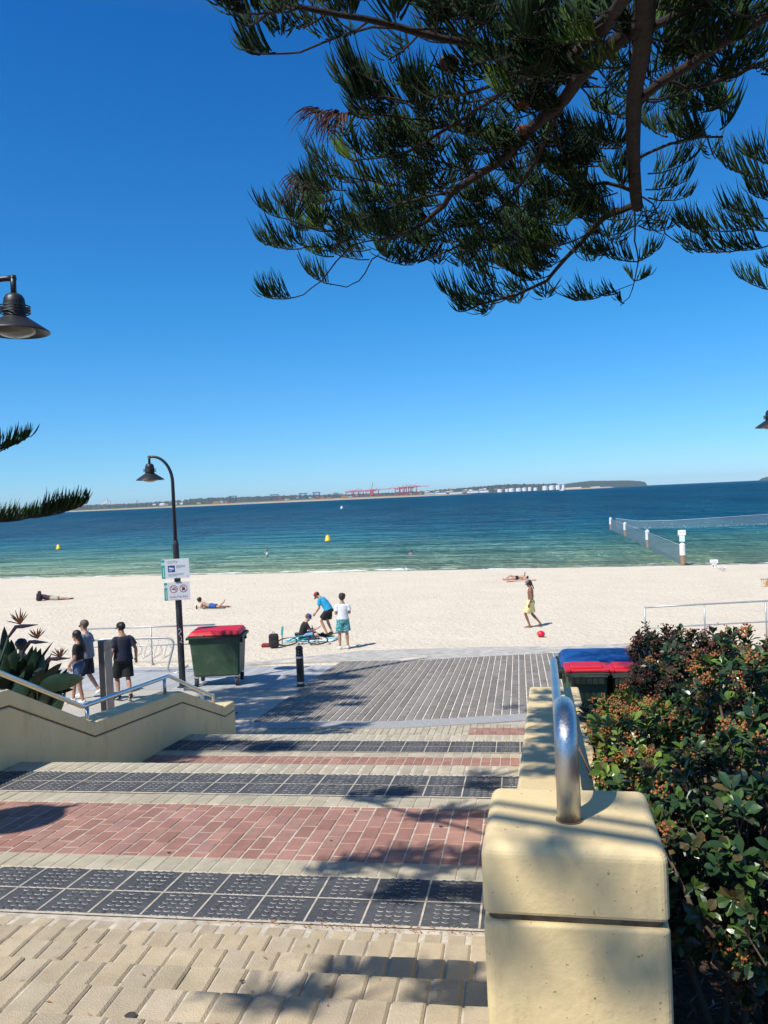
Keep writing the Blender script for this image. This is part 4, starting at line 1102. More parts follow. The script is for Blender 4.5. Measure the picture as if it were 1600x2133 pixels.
def facing(p, ang):   # ang measured from straight away from the camera, positive to the left
    f = Vector((p.x, p.y, 0)); return math.atan2(f.y, f.x)-math.pi/2+R(ang)
S1 = .994
# 1 man in navy tee and black cap, walking away
p = onplaza(261, 1458)
person('person', p, facing(p, 12), 'person in navy tee, long black shorts and black cap walking away past the square post',
       dict(kl=(-.12, .16, .50), al=(-.13, .02, .115), tl=(-.15, .17, .04), kr=(.08, -.03, .49), ar=(.07, -.26, .16), tr=(.07, -.16, .05), el=(-.25, -.10, 1.13), wl=(-.27, .06, .90), hl=(-.27, .10, .82), er=(.27, -.06, 1.13), wr=(.31, .10, .90), hr=(.32, .14, .83), head=(-.01, .03, 1.61), look=(-.45, 1, -.05)),
       SK2, .985, hair=(M_hairb, 'short'), shirt=(C_navy, 'long', 1.5), shorts=(C_black, .92, 1.4), cap=(C_black, False), shoes=C_black)
# 2 woman
p = onplaza(168, 1466)
person('person', p, facing(p, 68), 'person with long dark hair, cropped black top and denim shorts strolling left',
       dict(kl=(-.09, -.02, .49), al=(-.09, -.10, .09), tl=(-.09, .03, .03), kr=(.09, .16, .50), ar=(.09, .20, .10), tr=(.09, .33, .04), er=(.23, .0, 1.13), wr=(.22, .17, .95), hr=(.19, .22, .89), el=(-.23, -.01, 1.13), wl=(-.22, .15, .94)),
       SK2, .915, hair=(M_hairb, 'long'), shirt=(C_black, 'short', .6), shorts=(C_denim, .42, 1.0), shoes=C_white, slim=.93)
# 3 grey shirt man
p = onplaza(172, 1457)
person('person', p+Vector((0, .25, 0)), facing(p, 62), 'person with greying hair, sunglasses and grey blue shirt beyond the long haired walker',
       dict(kl=(-.10, .14, .50), al=(-.10, .12, .09), tl=(-.10, .25, .03), kr=(.09, .0, .49), ar=(.09, -.22, .13), tr=(.09, -.12, .04), el=(-.24, .02, 1.14), wl=(-.22, .17, .95)),
       SK1, 1.0, hair=(M_hairg, 'short'), shirt=(C_grey, 'long', 1.6), shorts=(C_navy, .95, 1.2), shoes=C_white,
       extra=lambda t, J, HM, hc: [q.build('sunglasses', M_eye, t, world=False) for q in [MB().bbox(hc+HM @ V((0, .086, .012)), (.135, .016, .034), .005, mtx=HM)]])
# 4 dark head behind the plant
c = P(44, 1332, 15.2); hfull = c.z-(CZ-hP(c.y))
person('person', (c.x, c.y, CZ-hP(c.y)), facing(c, 5), 'person of whom only the round dark hair shows above the spiky plant', {}, SK2, hfull/1.75, hair=(M_hairb, 'curly'), shirt=(C_black, 'long', 1.), shorts=(C_black, .9, 1.), voxel=.014)
# sand helper
def onsand(px, py): return GY(px, py, lambda y: h_sand(0, y)-.01) if False else _sand(px, py)
def _sand(px, py):
    d = ray(px, py); lo, hi = 15., 120.
    for _ in range(50):
        m_ = (lo+hi)/2; q_ = d*m_
        if CZ+q_.z > sz(q_.x, q_.y): lo = m_
        else: hi = m_
    return Vector((0, 0, CZ))+d*lo
# 5 seated man
p = _sand(634, 1333)
def phone(t, J, HM, hc):
    q = MB(); q.bbox(J['hr'].lerp(J['hl'], .5)+V((0, .06, .02)), (.075, .012, .15), .004, mtx=Matrix.Rotation(R(-50), 3, 'X')); q.build('phone', M_black, t, world=False)
sit = dict(pel=(0, -.02, .13), waist=(0, -.04, .27), chest=(0, .02, .46), nb=(0, .09, .62), head=(0, .17, .76), sl=(-.17, .07, .57), sr=(.17, .07, .57),
           el=(-.20, .18, .33), er=(.20, .18, .33), wl=(-.07, .40, .34), wr=(.07, .40, .34), hl=(-.03, .47, .37), hr=(.03, .47, .37), hipl=(-.10, .0, .12), hipr=(.10, .0, .12),
           kl=(-.28, .40, .20), kr=(.28, .40, .20), al=(.10, .50, .07), ar=(-.12, .44, .07), tl=(.24, .54, .05), tr=(-.26, .48, .05), look=(0, 1, -.55))
person('person', p, facing(p, -84), 'person in black tee and blue cap sitting on a towel looking at a phone', sit, SK1, 1.0, hair=(M_hairg, 'short'), shirt=(C_black, 'long', .8), shorts=(C_lblue, .75, 1.), cap=(C_capb, False), extra=phone)
# 6 stooping man in blue
p = _sand(682, 1322)
st6 = dict(pel=(0, -.10, .88), waist=(0, -.04, 1.01), chest=(0, .08, 1.18), nb=(0, .21, 1.33), head=(0, .34, 1.41), sl=(-.17, .17, 1.28), sr=(.17, .17, 1.28), el=(-.22, .16, 1.00), er=(.22, .10, 1.02), wl=(-.24, .32, .80), wr=(.23, .12, .78),
           hl=(-.24, .37, .73), hr=(.22, .16, .71), hipl=(-.09, -.09, .85), hipr=(.09, -.09, .85), kl=(-.10, .17, .50), al=(-.10, -.03, .09), tl=(-.11, .11, .03), kr=(.10, .02, .47), ar=(.10, -.14, .10), tr=(.11, -.01, .03), look=(-.1, .75, -.65))
person('person', p, facing(p, 62), 'person in bright blue tee and red cap stooping beside the seated one', st6, SK2, 1.0, hair=(M_hairb, 'short'), shirt=(C_blue, 'long', 1.2), shorts=(C_black, .72, 1.6), cap=(C_red, False))
# 7 white tee
p = _sand(717, 1352)
person('person', p, facing(p, 8), 'person with curly dark hair, white tee and teal patterned shorts standing with back turned',
       dict(el=(-.225, -.03, 1.13), wl=(-.17, .20, 1.12), hl=(-.10, .26, 1.15), er=(.225, -.03, 1.13), wr=(.17, .20, 1.12), hr=(.10, .26, 1.15), al=(-.13, -.02, .085), kl=(-.12, .01, .49), tl=(-.17, .11, .03), ar=(.12, -.02, .085), kr=(.11, .01, .49), tr=(.17, .11, .03), look=(-.3, 1, -.25)),
       SK2, 1.0, hair=(M_hairb, 'curly'), shirt=(C_white, 'long', 1.0), shorts=(C_teal, .78, 1.5), shoes=C_white)
# 8 yellow shorts
p = _sand(1108, 1307)
person('person', p, facing(p, 84), 'shirtless person in pale yellow shorts and grey headwrap walking left across the sand',
       dict(kl=(-.10, .20, .50), al=(-.09, .06, .09), tl=(-.09, .20, .04), kr=(.09, -.02, .48), ar=(.09, -.30, .15), tr=(.09, -.20, .05), el=(-.23, -.06, 1.13), wl=(-.23, .02, .88), hl=(-.23, .05, .80), er=(.22, -.06, 1.12), wr=(.23, .0, .87), hr=(.23, .03, .79), head=(0, .05, 1.60), look=(0, 1, -.15)),
       SK4, .985, hair=(M_hairb, 'dread'), shorts=(C_yel, .85, 1.5), cap=(cloth('grey_headwrap', (.16, .16, .19)), False), slim=.95)
# lying people
lie = dict(pel=(0, -.05, .12), waist=(0, .09, .14), chest=(0, .26, .20), nb=(0, .40, .30), head=(0, .50, .42), sl=(-.17, .36, .24), sr=(.17, .36, .24), el=(-.20, .42, .04), er=(.20, .42, .04), wl=(-.06, .62, .05), wr=(.06, .62, .05), hl=(.0, .68, .05), hr=(.02, .70, .06),
           hipl=(-.09, -.08, .11), hipr=(.09, -.08, .11), kl=(-.13, -.50, .07), kr=(.13, -.50, .07), al=(-.08, -.72, .30), ar=(.10, -.90, .06), tl=(-.08, -.80, .40), tr=(.12, -1.02, .03), look=(0, 1, -.3))
p = _sand(437, 1267)
person('person', p, facing(p, 76), 'bare backed person in blue shorts lying on elbows beside a small bottle', lie, SK1, 1.0, hair=(M_hairb, 'curly'), shorts=(C_bluesh, .65, 1.), voxel=.012)
p = _sand(103, 1250)
person('person', p, facing(p, 80), 'person in dark maroon top and stone trousers lying by a dark backpack', {**lie, 'al': (-.10, -.90, .06), 'tl': (-.12, -1.02, .03)}, SK1, 1.08, hair=(cloth('maroon_beanie', (.06, .02, .03)), 'short'), shirt=(cloth('plum_top', (.07, .03, .06)), 'long', 1.), shorts=(C_khaki, .98, 1.2), voxel=.013)
back = {**lie, 'chest': (0, .26, .13), 'nb': (0, .42, .12), 'head': (0, .56, .13), 'el': (-.30, .50, .18), 'wl': (-.10, .50, .42), 'hl': (.0, .44, .47), 'er': (.30, .45, .05), 'wr': (.22, .25, .06), 'hr': (.2, .17, .06), 'sl': (-.17, .38, .11), 'sr': (.17, .38, .11),
        'kl': (-.10, -.46, .26), 'al': (-.10, -.80, .05), 'tl': (-.10, -.92, .10), 'kr': (.10, -.50, .08), 'ar': (.10, -.92, .05), 'tr': (.12, -.98, .12), 'look': (0, 0.2, 1)}
p = _sand(1079, 1207)
person('person', p, facing(p, -76), 'sunbather lying flat near the water with one arm raised, behind the walker in yellow', back, SK1, 1.0, hair=(M_hairb, 'short'), shorts=(C_black, .25, .3), voxel=.014)
# swimmers
for (px, py, lb, hh_) in ((557, 1160, 'person standing waist deep in the shallows holding something to the face', .98), (857, 1155, 'dark haired swimmer with head and shoulders above the water', 1.33)):
    q = GZ(px, py, 0)
    person('person', (q.x, q.y, -hh_), facing(q, 90 if px < 600 else 60), lb, dict(el=(-.24, .08, 1.16), wl=(-.10, .22, 1.42), hl=(-.05, .20, 1.50), er=(.24, .08, 1.16), wr=(.10, .22, 1.42), hr=(.05, .20, 1.50)), SK1, 1.0, hair=(M_hairb, 'short'), shirt=(C_white, 'short', .6) if px < 600 else None, shorts=(C_navy, .5, .6), voxel=.016)

# ------------------------------------------------------------------ things on the sand
def flat_cloth(name, c, L, Wd, rz, m_, label, cat='towel', th=.03):
    mb = MB(); nx, ny = 14, 8; vs = []
    for j in range(ny+1):
        for i in range(nx+1):
            u, v = (i/nx-.5)*L, (j/ny-.5)*Wd; vs.append((u+.02*vnoise(v*9, 3), v+.02*vnoise(u*9, 1), .02+th*abs(vnoise(u*8+c.x, v*9))))
    mb.add(vs, [(j*(nx+1)+i, j*(nx+1)+i+1, (j+1)*(nx+1)+i+1, (j+1)*(nx+1)+i) for j in range(ny) for i in range(nx)])
    o = mb.build(name, m_, None, smooth=True); o.location = c; o.rotation_euler = (0, 0, rz)
    md = o.modifiers.new('s', 'SOLIDIFY'); md.thickness = .012
    return tag(o, label, cat)
M_towb = NT('blue_white_towel'); M_towb.col(M_towb.ramp(M_towb.noise(3.5, 3), [(.40, (.08, .36, .55, 1)), (.48, (.25, .55, .70, 1)), (.56, (.75, .77, .78, 1))])); M_towb.b.inputs['Roughness'].default_value = .95; M_towb = M_towb.m
p = _sand(648, 1333); flat_cloth('towel', p, 1.75, .8, R(-4), M_towb, 'blue and white towel under the seated phone user')
M_mat = cloth('dark_mat', (.07, .075, .07)); p = _sand(118, 1249); flat_cloth('beach_mat', p, 1.9, .7, R(16), M_mat, 'dark mat under the person beside the backpack', 'mat', .015)
p = _sand(437, 1268); flat_cloth('beach_mat', p+Vector((-.2, 0, 0)), 1.9, .7, R(14), cloth('grey_mat', (.16, .17, .16)), 'thin grey mat under the person in blue shorts', 'mat', .012)
p = _sand(1085, 1210); flat_cloth('towel', p, 1.8, .7, R(4), cloth('pink_towel', (.55, .30, .27)), 'pinkish towel under the distant sunbather')
def bag(name, c, s, m_, label, cat='bag', straps=True, rz=0.):
    t = thing(name, c, label, cat, None, rz); mb = MB()
    mb.bbox((0, 0, .24*s), (.32*s, .20*s, .46*s), .085*s, seg=4); o = mb.build('body', m_, t, smooth=True, world=False)
    mb = MB(); mb.bbox((0, -.12*s, .15*s), (.24*s, .08*s, .22*s), .035*s); mb.build('pocket', m_, t, smooth=True, world=False)
    mb = MB(); mb.torus((0, .03*s, .48*s), .04*s, .009*s, ax=(0, 1, 0), n=12, k=6); mb.build('handle', m_, t, smooth=True, world=False)
    if straps:
        for k in (-1, 1): mb = MB(); mb.tube([(k*.09*s, .10*s, .42*s), (k*.11*s, .17*s, .25*s), (k*.10*s, .10*s, .06*s)], (.02*s, .006*s), 6); mb.build('strap', m_, t, smooth=True, world=False)
    return t
M_bag = cloth('black_nylon', (.015, .015, .018))
bag('backpack', _sand(82, 1252), 1.0, M_bag, 'dark backpack standing on the sand before the far left sunbather', 'backpack')
bag('backpack', _sand(571, 1350), 1.0, M_bag, 'black backpack at the end of the bicycle lying on the sand', 'backpack', rz=R(20))
p = _sand(556, 1348); mb = MB(); mb.bbox(p+Vector((0, 0, .06)), (.34, .22, .13), .055, seg=3)
tag(mb.build('red_bag', cloth('dark_red_nylon', (.18, .015, .02)), smooth=True), 'small dark red pouch half hidden behind the black backpack', 'pouch')
p = _sand(588, 1341); mb = MB()
pd = thing('trowel', p, 'teal bladed paddle stuck upright in the sand behind the bicycle', 'paddle')
mb = MB(); mb.tube([p, p+Vector((.01, 0, .28))], .014, 8); mb.build('handle', M_black, pd)
mb = MB(); mb.bbox(p+Vector((.02, 0, .43)), (.075, .02, .30), .009, mtx=Matrix.Rotation(R(8), 3, 'Y')); mb.build('blade', mat('teal_plastic', (.03, .35, .36), .3), pd)
# bottle
p = _sand(410, 1269); bt = thing('bottle', p, 'small dark bottle with pale cap standing on the sand', 'bottle')
mb = MB(); mb.lathe([(0, 0), (.038, 0), (.038, .14), (.016, .19), (.016, .21), (0, .21)], p, 12); mb.build('glass', M_black, bt, smooth=True)
mb = MB(); mb.lathe([(.018, .21), (.018, .26), (0, .26)], p, 10); mb.build('cap', M_sign, bt)
# balls
def ballthing(px, py, r, m_, label, cat='ball', name='ball'):
    p = _sand(px, py); mb = MB(); mb.ball(p+Vector((0, 0, r*.92)), r, 20, 14); o = mb.build(name, m_, smooth=True); return tag(o, label, cat)
ballthing(693, 1329, .065, mat('tennis_ball_felt', (.66, .70, .16), .95, bump=.002), 'small yellow green ball on the sand between the two standing people', name='tennis_ball')
M_rb = NT('red_beach_ball'); M_rb.col(M_rb.ramp(M_rb.noise(5, 2), [(.50, (.65, .012, .04, 1)), (.62, (.70, .35, .32, 1))])); M_rb.b.inputs['Roughness'].default_value = .3; M_rb = M_rb.m
p = _sand(1127, 1327); mb = MB(); mb.ball(p+Vector((0, 0, .10)), (.135, .135, .105), 20, 12); o = mb.build('inflatable_ball', M_rb, smooth=True); tag(o, 'glossy red flattened ball on the sand near the walker in yellow', 'ball')
# bicycle lying on the sand
p0b, p1b = _sand(598, 1343), _sand(668, 1343)
bk = thing('bicycle', p0b, 'bicycle with teal frame lying flat on the sand before the seated person', 'bicycle', None, math.atan2((p1b-p0b).y, (p1b-p0b).x))
tilt = Matrix.Rotation(R(12), 3, 'X')
def bt_(x, y, z): return tilt @ V((x, y, z))+V((0, 0, .10))
M_teal2 = mat('teal_frame_paint', (.02, .30, .32), .3)
for x in (0.02, 1.04):
    mb = MB(); mb.torus(bt_(x, 0, 0), .32, .022, ax=tilt @ V((0, 0, 1)), n=32, k=8); wh = mb.build('wheel', M_rub, bk, smooth=True, world=False)
    mb = MB(); mb.torus(bt_(x, 0, 0), .295, .008, ax=tilt @ V((0, 0, 1)), n=28, k=6)
    for k in range(14): a = 2*math.pi*k/14; mb.tube([bt_(x, 0, 0), bt_(x+.295*math.cos(a), .295*math.sin(a), 0)], .0018, 3)
    mb.build('rim', M_zinc, wh, world=False)
mb = MB()
for a, b in (((.02, 0, .02), (.40, -.02, .03)), ((.40, -.02, .03), (.33, .45, .03)), ((.33, .38, .03), (.84, .42, .03)), ((.40, -.02, .03), (.86, .34, .03)), ((.02, 0, .02), (.335, .40, .03))): mb.tube([bt_(*a), bt_(*b)], .022, 8)
mb.build('frame', M_teal2, bk, smooth=True, world=False)
mb = MB(); mb.tube([bt_(1.04, 0, .05), bt_(.87, .32, .04), bt_(.83, .50, .03)], .020, 8); mb.build('fork', M_black, bk, smooth=True, world=False)
mb = MB(); mb.tube([bt_(.80, .52, -.16), bt_(.82, .53, .03), bt_(.80, .52, .34)], .015, 8); mb.build('handlebar', M_black, bk, smooth=True, world=False)
mb = MB(); mb.bbox(bt_(.31, .56, .03), (.26, .09, .12), .035, mtx=tilt); mb.build('saddle', M_black, bk, smooth=True, world=False)
mb = MB(); mb.torus(bt_(.40, -.02, .06), .09, .006, ax=tilt @ V((0, 0, 1)), n=20, k=5); mb.tube([bt_(.40, -.02, .08), bt_(.52, -.12, .10)], .010, 6); mb.tube([bt_(.40, -.02, -.02), bt_(.28, .10, -.05)], .010, 6); mb.build('crank', M_black, bk, world=False)
mb = MB(); mb.bbox(bt_(.58, .18, .04), (.46, .10, .09), .03, rot=R(33)); mb.build('battery', M_black, bk, world=False)
# clothes and sandals by the towel
p = _sand(672, 1327); flat_cloth('clothes_heap', p, .7, .5, R(10), C_black, 'heap of black clothes at the right end of the blue towel', 'clothes', .16)
p = _sand(668, 1334); flat_cloth('beach_mat', p+Vector((.05, .0, 0)), 1.0, .45, R(5), cloth('pale_mat', (.50, .50, .42)), 'pale mat edge sticking out right of the towel', 'mat', .05)

# ------------------------------------------------------------------ swimming net, buoys and signs at the water
M_pilew = mat('white_pile_paint', (.72, .73, .72), .6, var=.15, nscale=3); M_pile = mat('weathered_pile', (.20, .13, .08), .9, var=.4, nscale=4)
def net_mat():
    t = NT('shark_net'); t.col((.19, .27, .31, 1)); t.b.inputs['Roughness'].default_value = .9
    w = t.n('TexNoise'); w.inputs['Scale'].default_value = 2.5; w.inputs['Detail'].default_value = 8; t.l(t.coord(), w.inputs[0])
    sep = t.n('SeparateXYZ'); t.l(t.coord(), sep.inputs[0])
    a = t.math('ADD', .46, t.math('MULTIPLY', t.math('GREATER_THAN', t.math('SUBTRACT', w.outputs[0], t.math('MULTIPLY', sep.outputs[2], .16)), .56), .5))
    t.l(a, t.b.inputs['Alpha']); return t.m
M_net = net_mat(); M_net2 = M_net.copy(); [setattr(n_.inputs[0], 'default_value', .66) for n_ in M_net2.node_tree.nodes if n_.type == 'MATH' and n_.operation == 'ADD']
piles = []
for (px, pyb, h_, lb) in ((1273, 1104, 1.70, 'farthest white capped pile at the outer corner of the swimming net'), (1303, 1117, 1.62, 'second white capped net pile from the outer corner'),
                          (1350, 1142, 1.72, 'third white capped net pile, leaning, standing in the shallows'), (1423, 1178, 1.62, 'white capped pile with rusty foot at the water edge below two white boards')):
    q = GZ(px, pyb, 0); piles.append((q, h_))
    t = thing('net_pile', (q.x, q.y, -1), lb, 'pile', 'piles carrying the swimming net')
    mb = MB(); mb.tube([q+V((0, 0, -1.5)), q+V((0, 0, h_*.45))], .17, 10); mb.build('post', M_pile, t, smooth=True)
    mb = MB(); mb.tube([q+V((0, 0, h_*.45)), q+V((0, 0, h_-.12)), q+V((0, 0, h_))], [.20, .20, .06], 10); mb.build('white_sleeve', M_pilew, t, smooth=False)
nt = thing('swimming_net', piles[0][0], 'grey mesh net running from the beach out to sea and along the swimming area', 'net')
def netline(pts, sag, h0, nm='net_panel', mm_=M_net):
    mb = MB(); vs = []; n = 0
    for (a, ha), (b, hb_) in zip(pts, pts[1:]):
        for i in range(13):
            t_ = i/12; p = a.lerp(b, t_); h_ = lerp(ha, hb_, t_)-sag*4*t_*(1-t_); vs += [(p.x, p.y, -.3), (p.x, p.y, h_*h0)]; n += 1
    mb.add(vs, [(2*i, 2*i+2, 2*i+3, 2*i+1) for i in range(n-1)]); return mb.build(nm, mm_, nt)
netline([(a, h_) for a, h_ in piles], .12, .86, mm_=M_net2)
far_net = [(GZ(1283, 1101, 0), 1.55)]+[(GZ(x, y, 0), h_) for x, y, h_ in ((1330, 1101, 1.1), (1400, 1100, 1.1), (1500, 1097, 1.3), (1620, 1092, 1.5), (1900, 1080, 1.5))]
netline(far_net, .05, .92)
mb = MB(); mb.tube([V((p.x, p.y, h_*.92)) for p, h_ in far_net], .03, 5); mb.build('float_line', M_refl, nt)
mb = MB(); mb.tube([V((p.x, p.y, h_*.86-(.12 if 0 else 0))) for p, h_ in piles], .02, 5); mb.build('top_rope', M_refl, nt)
q, h_ = piles[3]
sg = thing('notice_board', q+V((0, 0, h_)), 'two small white notice boards above the pile at the water edge', 'sign')
nf = V((q.x, q.y, 0)).normalized(); SX = V((nf.y, -nf.x, 0)); BM = Matrix((SX, V((0, 0, 1)), -nf)).transposed()
mb = MB(); mb.tube([q+V((0, 0, h_)), q+V((0, 0, h_+.95))], .03, 6); mb.build('stake', M_zinc, sg)
mb = MB(); mb.bbox(q+V((0, 0, h_+.72))-nf*.05, (.52, .36, .02), .005, mtx=BM); o = mb.build('board', M_sign, sg)
for k in (-.10, .10): mb = MB(); mb.ball(q+V((0, 0, h_+.74))-nf*.062+SX*k, .035, 8, 6); mb.build('red_mark', M_red, o)
mb = MB(); mb.bbox(q+V((0, 0, h_+.30))-nf*.05, (.36, .44, .02), .005, mtx=BM); mb.build('board', mat('pale_blue_board', (.55, .70, .75), .4), sg)
M_by = mat('yellow_buoy_plastic', (.75, .50, .02), .4)
for px, py, s_, lb in ((122, 1144, 1., 'yellow conical buoy floating at the far left'), (683, 1127, 1.15, 'yellow conical buoy floating in the middle of the bay')):
    q = GZ(px, py, 0); t = thing('buoy', q, lb, 'buoy', 'yellow buoys marking the swimming area')
    mb = MB(); mb.lathe([(0, -.2), (.36*s_, -.1), (.40*s_, .12), (.33*s_, .20), (.22*s_, .62*s_), (.10*s_, .72*s_), (0, .74*s_)], q, 18); mb.build('float', M_by, t, smooth=True)
    mb = MB(); mb.torus(q+V((0, 0, .74*s_)), .05, .012, ax=(0, 1, 0), n=10, k=5); mb.build('lifting_eye', M_zinc, t)
q = GZ(712, 1060, 0); mb = MB(); mb.lathe([(0, -.3), (.7, -.1), (.75, .5), (.5, 1.3), (0, 1.6)], q, 14); tag(mb.build('buoy', M_sign, smooth=True), 'small white buoy far out in the bay', 'buoy')
# white marker block and gulls
q = _sand(1488, 1184)
wb = thing('beach_marker', q, 'squat white marker block standing at the water edge right of the net', 'marker')
mb = MB(); mb.bbox(q+V((0, 0, .18)), (.34, .26, .36), .04); mb.build('base', M_pilew, wb); mb = MB(); mb.bbox(q+V((0, 0, .46)), (.50, .30, .24), .05); mb.build('head', M_pilew, wb)
for k in (-.1, .1): mb = MB(); mb.bbox(q+V((k, -.15, .18)), (.06, .02, .12), .005); mb.build('slot', M_pile, wb)
def gull(px, py, lb, rz):
    q = _sand(px, py); t = thing('seagull', q, lb, 'gull', 'gulls near the white marker block', rz)
    mb = MB(); mb.tube([(0, -.20, .13), (0, -.10, .15), (0, .03, .16), (0, .11, .18), (0, .15, .25), (0, .19, .26), (0, .235, .25)], [.012, .045, .065, .045, .030, .032, .005], 10); mb.build('body', M_sign, t, smooth=True, world=False)
    for k in (-1, 1):
        mb = MB(); mb.tube([(k*.05, .07, .18), (k*.055, -.05, .17), (k*.03, -.22, .15)], [(.01, .03), (.012, .045), (.004, .01)], 8); mb.build('wing', M_refl, t, smooth=True, world=False)
        mb = MB(); mb.tube([(k*.02, .0, .12), (k*.02, .01, .0), (k*.02, .05, .0)], .005, 5); mb.build('leg', M_red, t, world=False)
gull(1500, 1188, 'white gull on the sand just right of the marker block', R(60)); gull(1508, 1190, 'rightmost gull by the marker block', R(-60)); gull(850, 1190, 'lone gull on the wet sand in mid beach', R(80))
q = _sand(1594, 1222)
rb = thing('utility_post', q, 'short cream utility post with rust streaks at the right edge of the beach', 'post')
M_rust = NT('rust_streaked_paint'); M_rust.col(M_rust.ramp(M_rust.noise(9, 5, M_rust.coord(scale=(1, 1, .25))), [(.46, (.62, .58, .45, 1)), (.60, (.45, .20, .06, 1))])); M_rust = M_rust.m
mb = MB(); mb.bbox(q+V((0, 0, .20)), (.34, .16, .40), .02); mb.build('panel', M_rust, rb); mb = MB(); mb.bbox(q+V((0, .0, .41)), (.38, .2, .04), .008); mb.build('lid', M_rust, rb)

# ------------------------------------------------------------------ far shore, about five kilometres off
def far(px, py, z=5000.): return P(px, py, z)
def hor(px): return 1035.2-(px-800)*.0445
DZ = 5000.; U = DZ/F        # metres per photograph pixel out there
def farpt(px, up, z=DZ):    # a point up metres above the water in that direction
    q = P(px, hor(px), z); return V((q.x, q.y, up))
M_land = NT('far_scrub'); M_land.col(M_land.ramp(M_land.noise(.010, 8, rough=.7), [(.35, (.030, .050, .040, 1)), (.6, (.060, .080, .055, 1)), (.75, (.16, .15, .12, 1))])); M_land.b.inputs['Roughness'].default_value = 1; M_land = M_land.m
M_fsand = mat('far_beach', (.40, .33, .22), 1, var=.25, nscale=.01)
M_grass = mat('far_dune_grass', (.16, .17, .08), 1, var=.3, nscale=.02)
def ridge(name, pts, z0, z1, m_, base=0., jag=1.5, step=3.):
    """land with its skyline height given at photograph columns, from z0 to z1 metres away"""
    mb = MB(); cols = []; px = pts[0][0]
    while px <= pts[-1][0]:
        for (a, ha), (b, hb_) in zip(pts, pts[1:]):
            if a <= px <= b: h_ = lerp(ha, hb_, (px-a)/(b-a)); break
        cols.append((px, h_)); px += step
    vs = []; nz = 4
    for px, h_ in cols:
        for k in range(nz):
            t_ = k/(nz-1); zz = lerp(z0, z1, t_); prof = (0, .35, .8, 1.)[k]
            vs.append(farpt(px, base+(h_*(zz/DZ)-base)*prof+(random.uniform(-jag, jag) if k > 0 else 0)*min(1, h_/8), zz))
    n = len(cols); fs = [(i*nz+k, (i+1)*nz+k, (i+1)*nz+k+1, i*nz+k+1) for i in range(n-1) for k in range(nz-1)]
    mb.add(vs, fs); return struct(mb.build(name, m_))
ridge('far_beach', [(-400, 2.), (0, 4.), (150, 5.), (400, 7), (700, 9), (900, 7), (985, .5)], 4550, 4900, M_fsand, 0, .4)
ridge('far_dunes', [(-400, 7), (0, 8.), (250, 9), (420, 11), (600, 13), (800, 13), (900, 10), (980, 1)], 4900, 5000, M_grass, 3, .8)
ridge('far_hills', [(-500, 30), (0, 36), (150, 38), (260, 34), (350, 38), (420, 46), (500, 44), (600, 40), (700, 34), (760, 30), (880, 30), (940, 36), (1000, 44), (1050, 48), (1160, 40), (1170, 8)], 5100, 6200, M_land, 2, 4.5, 2.)
ridge('far_headland', [(1020, 12), (1080, 24), (1160, 30), (1200, 40), (1230, 46), (1265, 42), (1310, 38), (1335, 30), (1344, 24), (1349, 2)], 7000, 8600, M_land, 0, 1.0, 2.)
ridge('far_spit', [(1050, 3), (1180, 6), (1270, 7), (1280, 1)], 5200, 5400, M_fsand, 0, .5, 3.)
ridge('south_headland', [(1580, 1), (1586, 14), (1600, 24), (1650, 34), (2300, 60)], 7000, 8000, M_land, 0, .8, 2.)
M_fw = mat('far_white_wall', (.80, .80, .78), .9, var=.08); M_fc = mat('far_cream_wall', (.48, .42, .33), .9); M_fr = mat('far_red_roof', (.30, .12, .08), .9); M_fg = mat('far_grey_roof', (.22, .25, .28), .9)
M_cb = mat('blue_crane_steel', (.035, .085, .20), .7); M_cr = mat('red_crane_steel', (.60, .07, .08), .7)
M_cont = [mat('red_container', (.30, .07, .06), .8), mat('blue_container', (.05, .12, .25), .8), mat('orange_container', (.42, .18, .08), .8), mat('pale_container', (.45, .44, .42), .8)]
ORD = 'first second third fourth fifth sixth seventh eighth ninth tenth eleventh twelfth'.split()
# houses and sheds
def house(px, up, w, h_, z, m_, roofm, lb, grp):
    c = farpt(px, up, z); t = thing('distant_building', c, lb, 'building', grp)
    mb = MB(); mb.box(c+V((0, 0, h_/2)), (w, w*.6, h_)); mb.build('wall', m_, t)
    mb = MB(); a = V((w/2+1, 0, 0)); b_ = V((0, w*.3+1, 0)); zt = V((0, 0, h_)); r_ = V((0, 0, h_*1.28))
    mb.add([c+zt-a-b_, c+zt+a-b_, c+zt+a+b_, c+zt-a+b_, c+r_-a*.7, c+r_+a*.7], [(0, 1, 5, 4), (2, 3, 4, 5), (0, 4, 3), (1, 2, 5), (3, 2, 1, 0)]); mb.build('roof', roofm, t)
    return t
rnd = random.Random(3)
for i in range(64):
    px = rnd.choice([rnd.uniform(300, 420), rnd.uniform(420, 700), rnd.uniform(880, 1040), rnd.uniform(880, 1040), rnd.uniform(1000, 1050)])
    z = rnd.uniform(5250, 6150); up = (14 if px < 700 else 12)+ (z-5250)/900*(22 if px > 350 else 14)
    house(px, up, rnd.uniform(14, 34), rnd.uniform(6, 12), z, rnd.choice([M_fw, M_fw, M_fc, M_fc, M_fr]), rnd.choice([M_fr, M_fg, M_fg, M_fw]), 'small pale building among the trees of the far hills %s' % ('left of the big lamp post' if px < 360 else 'behind the blue gantry cranes' if px < 700 else 'between red cranes and white tanks'), 'distant buildings on the far hills')
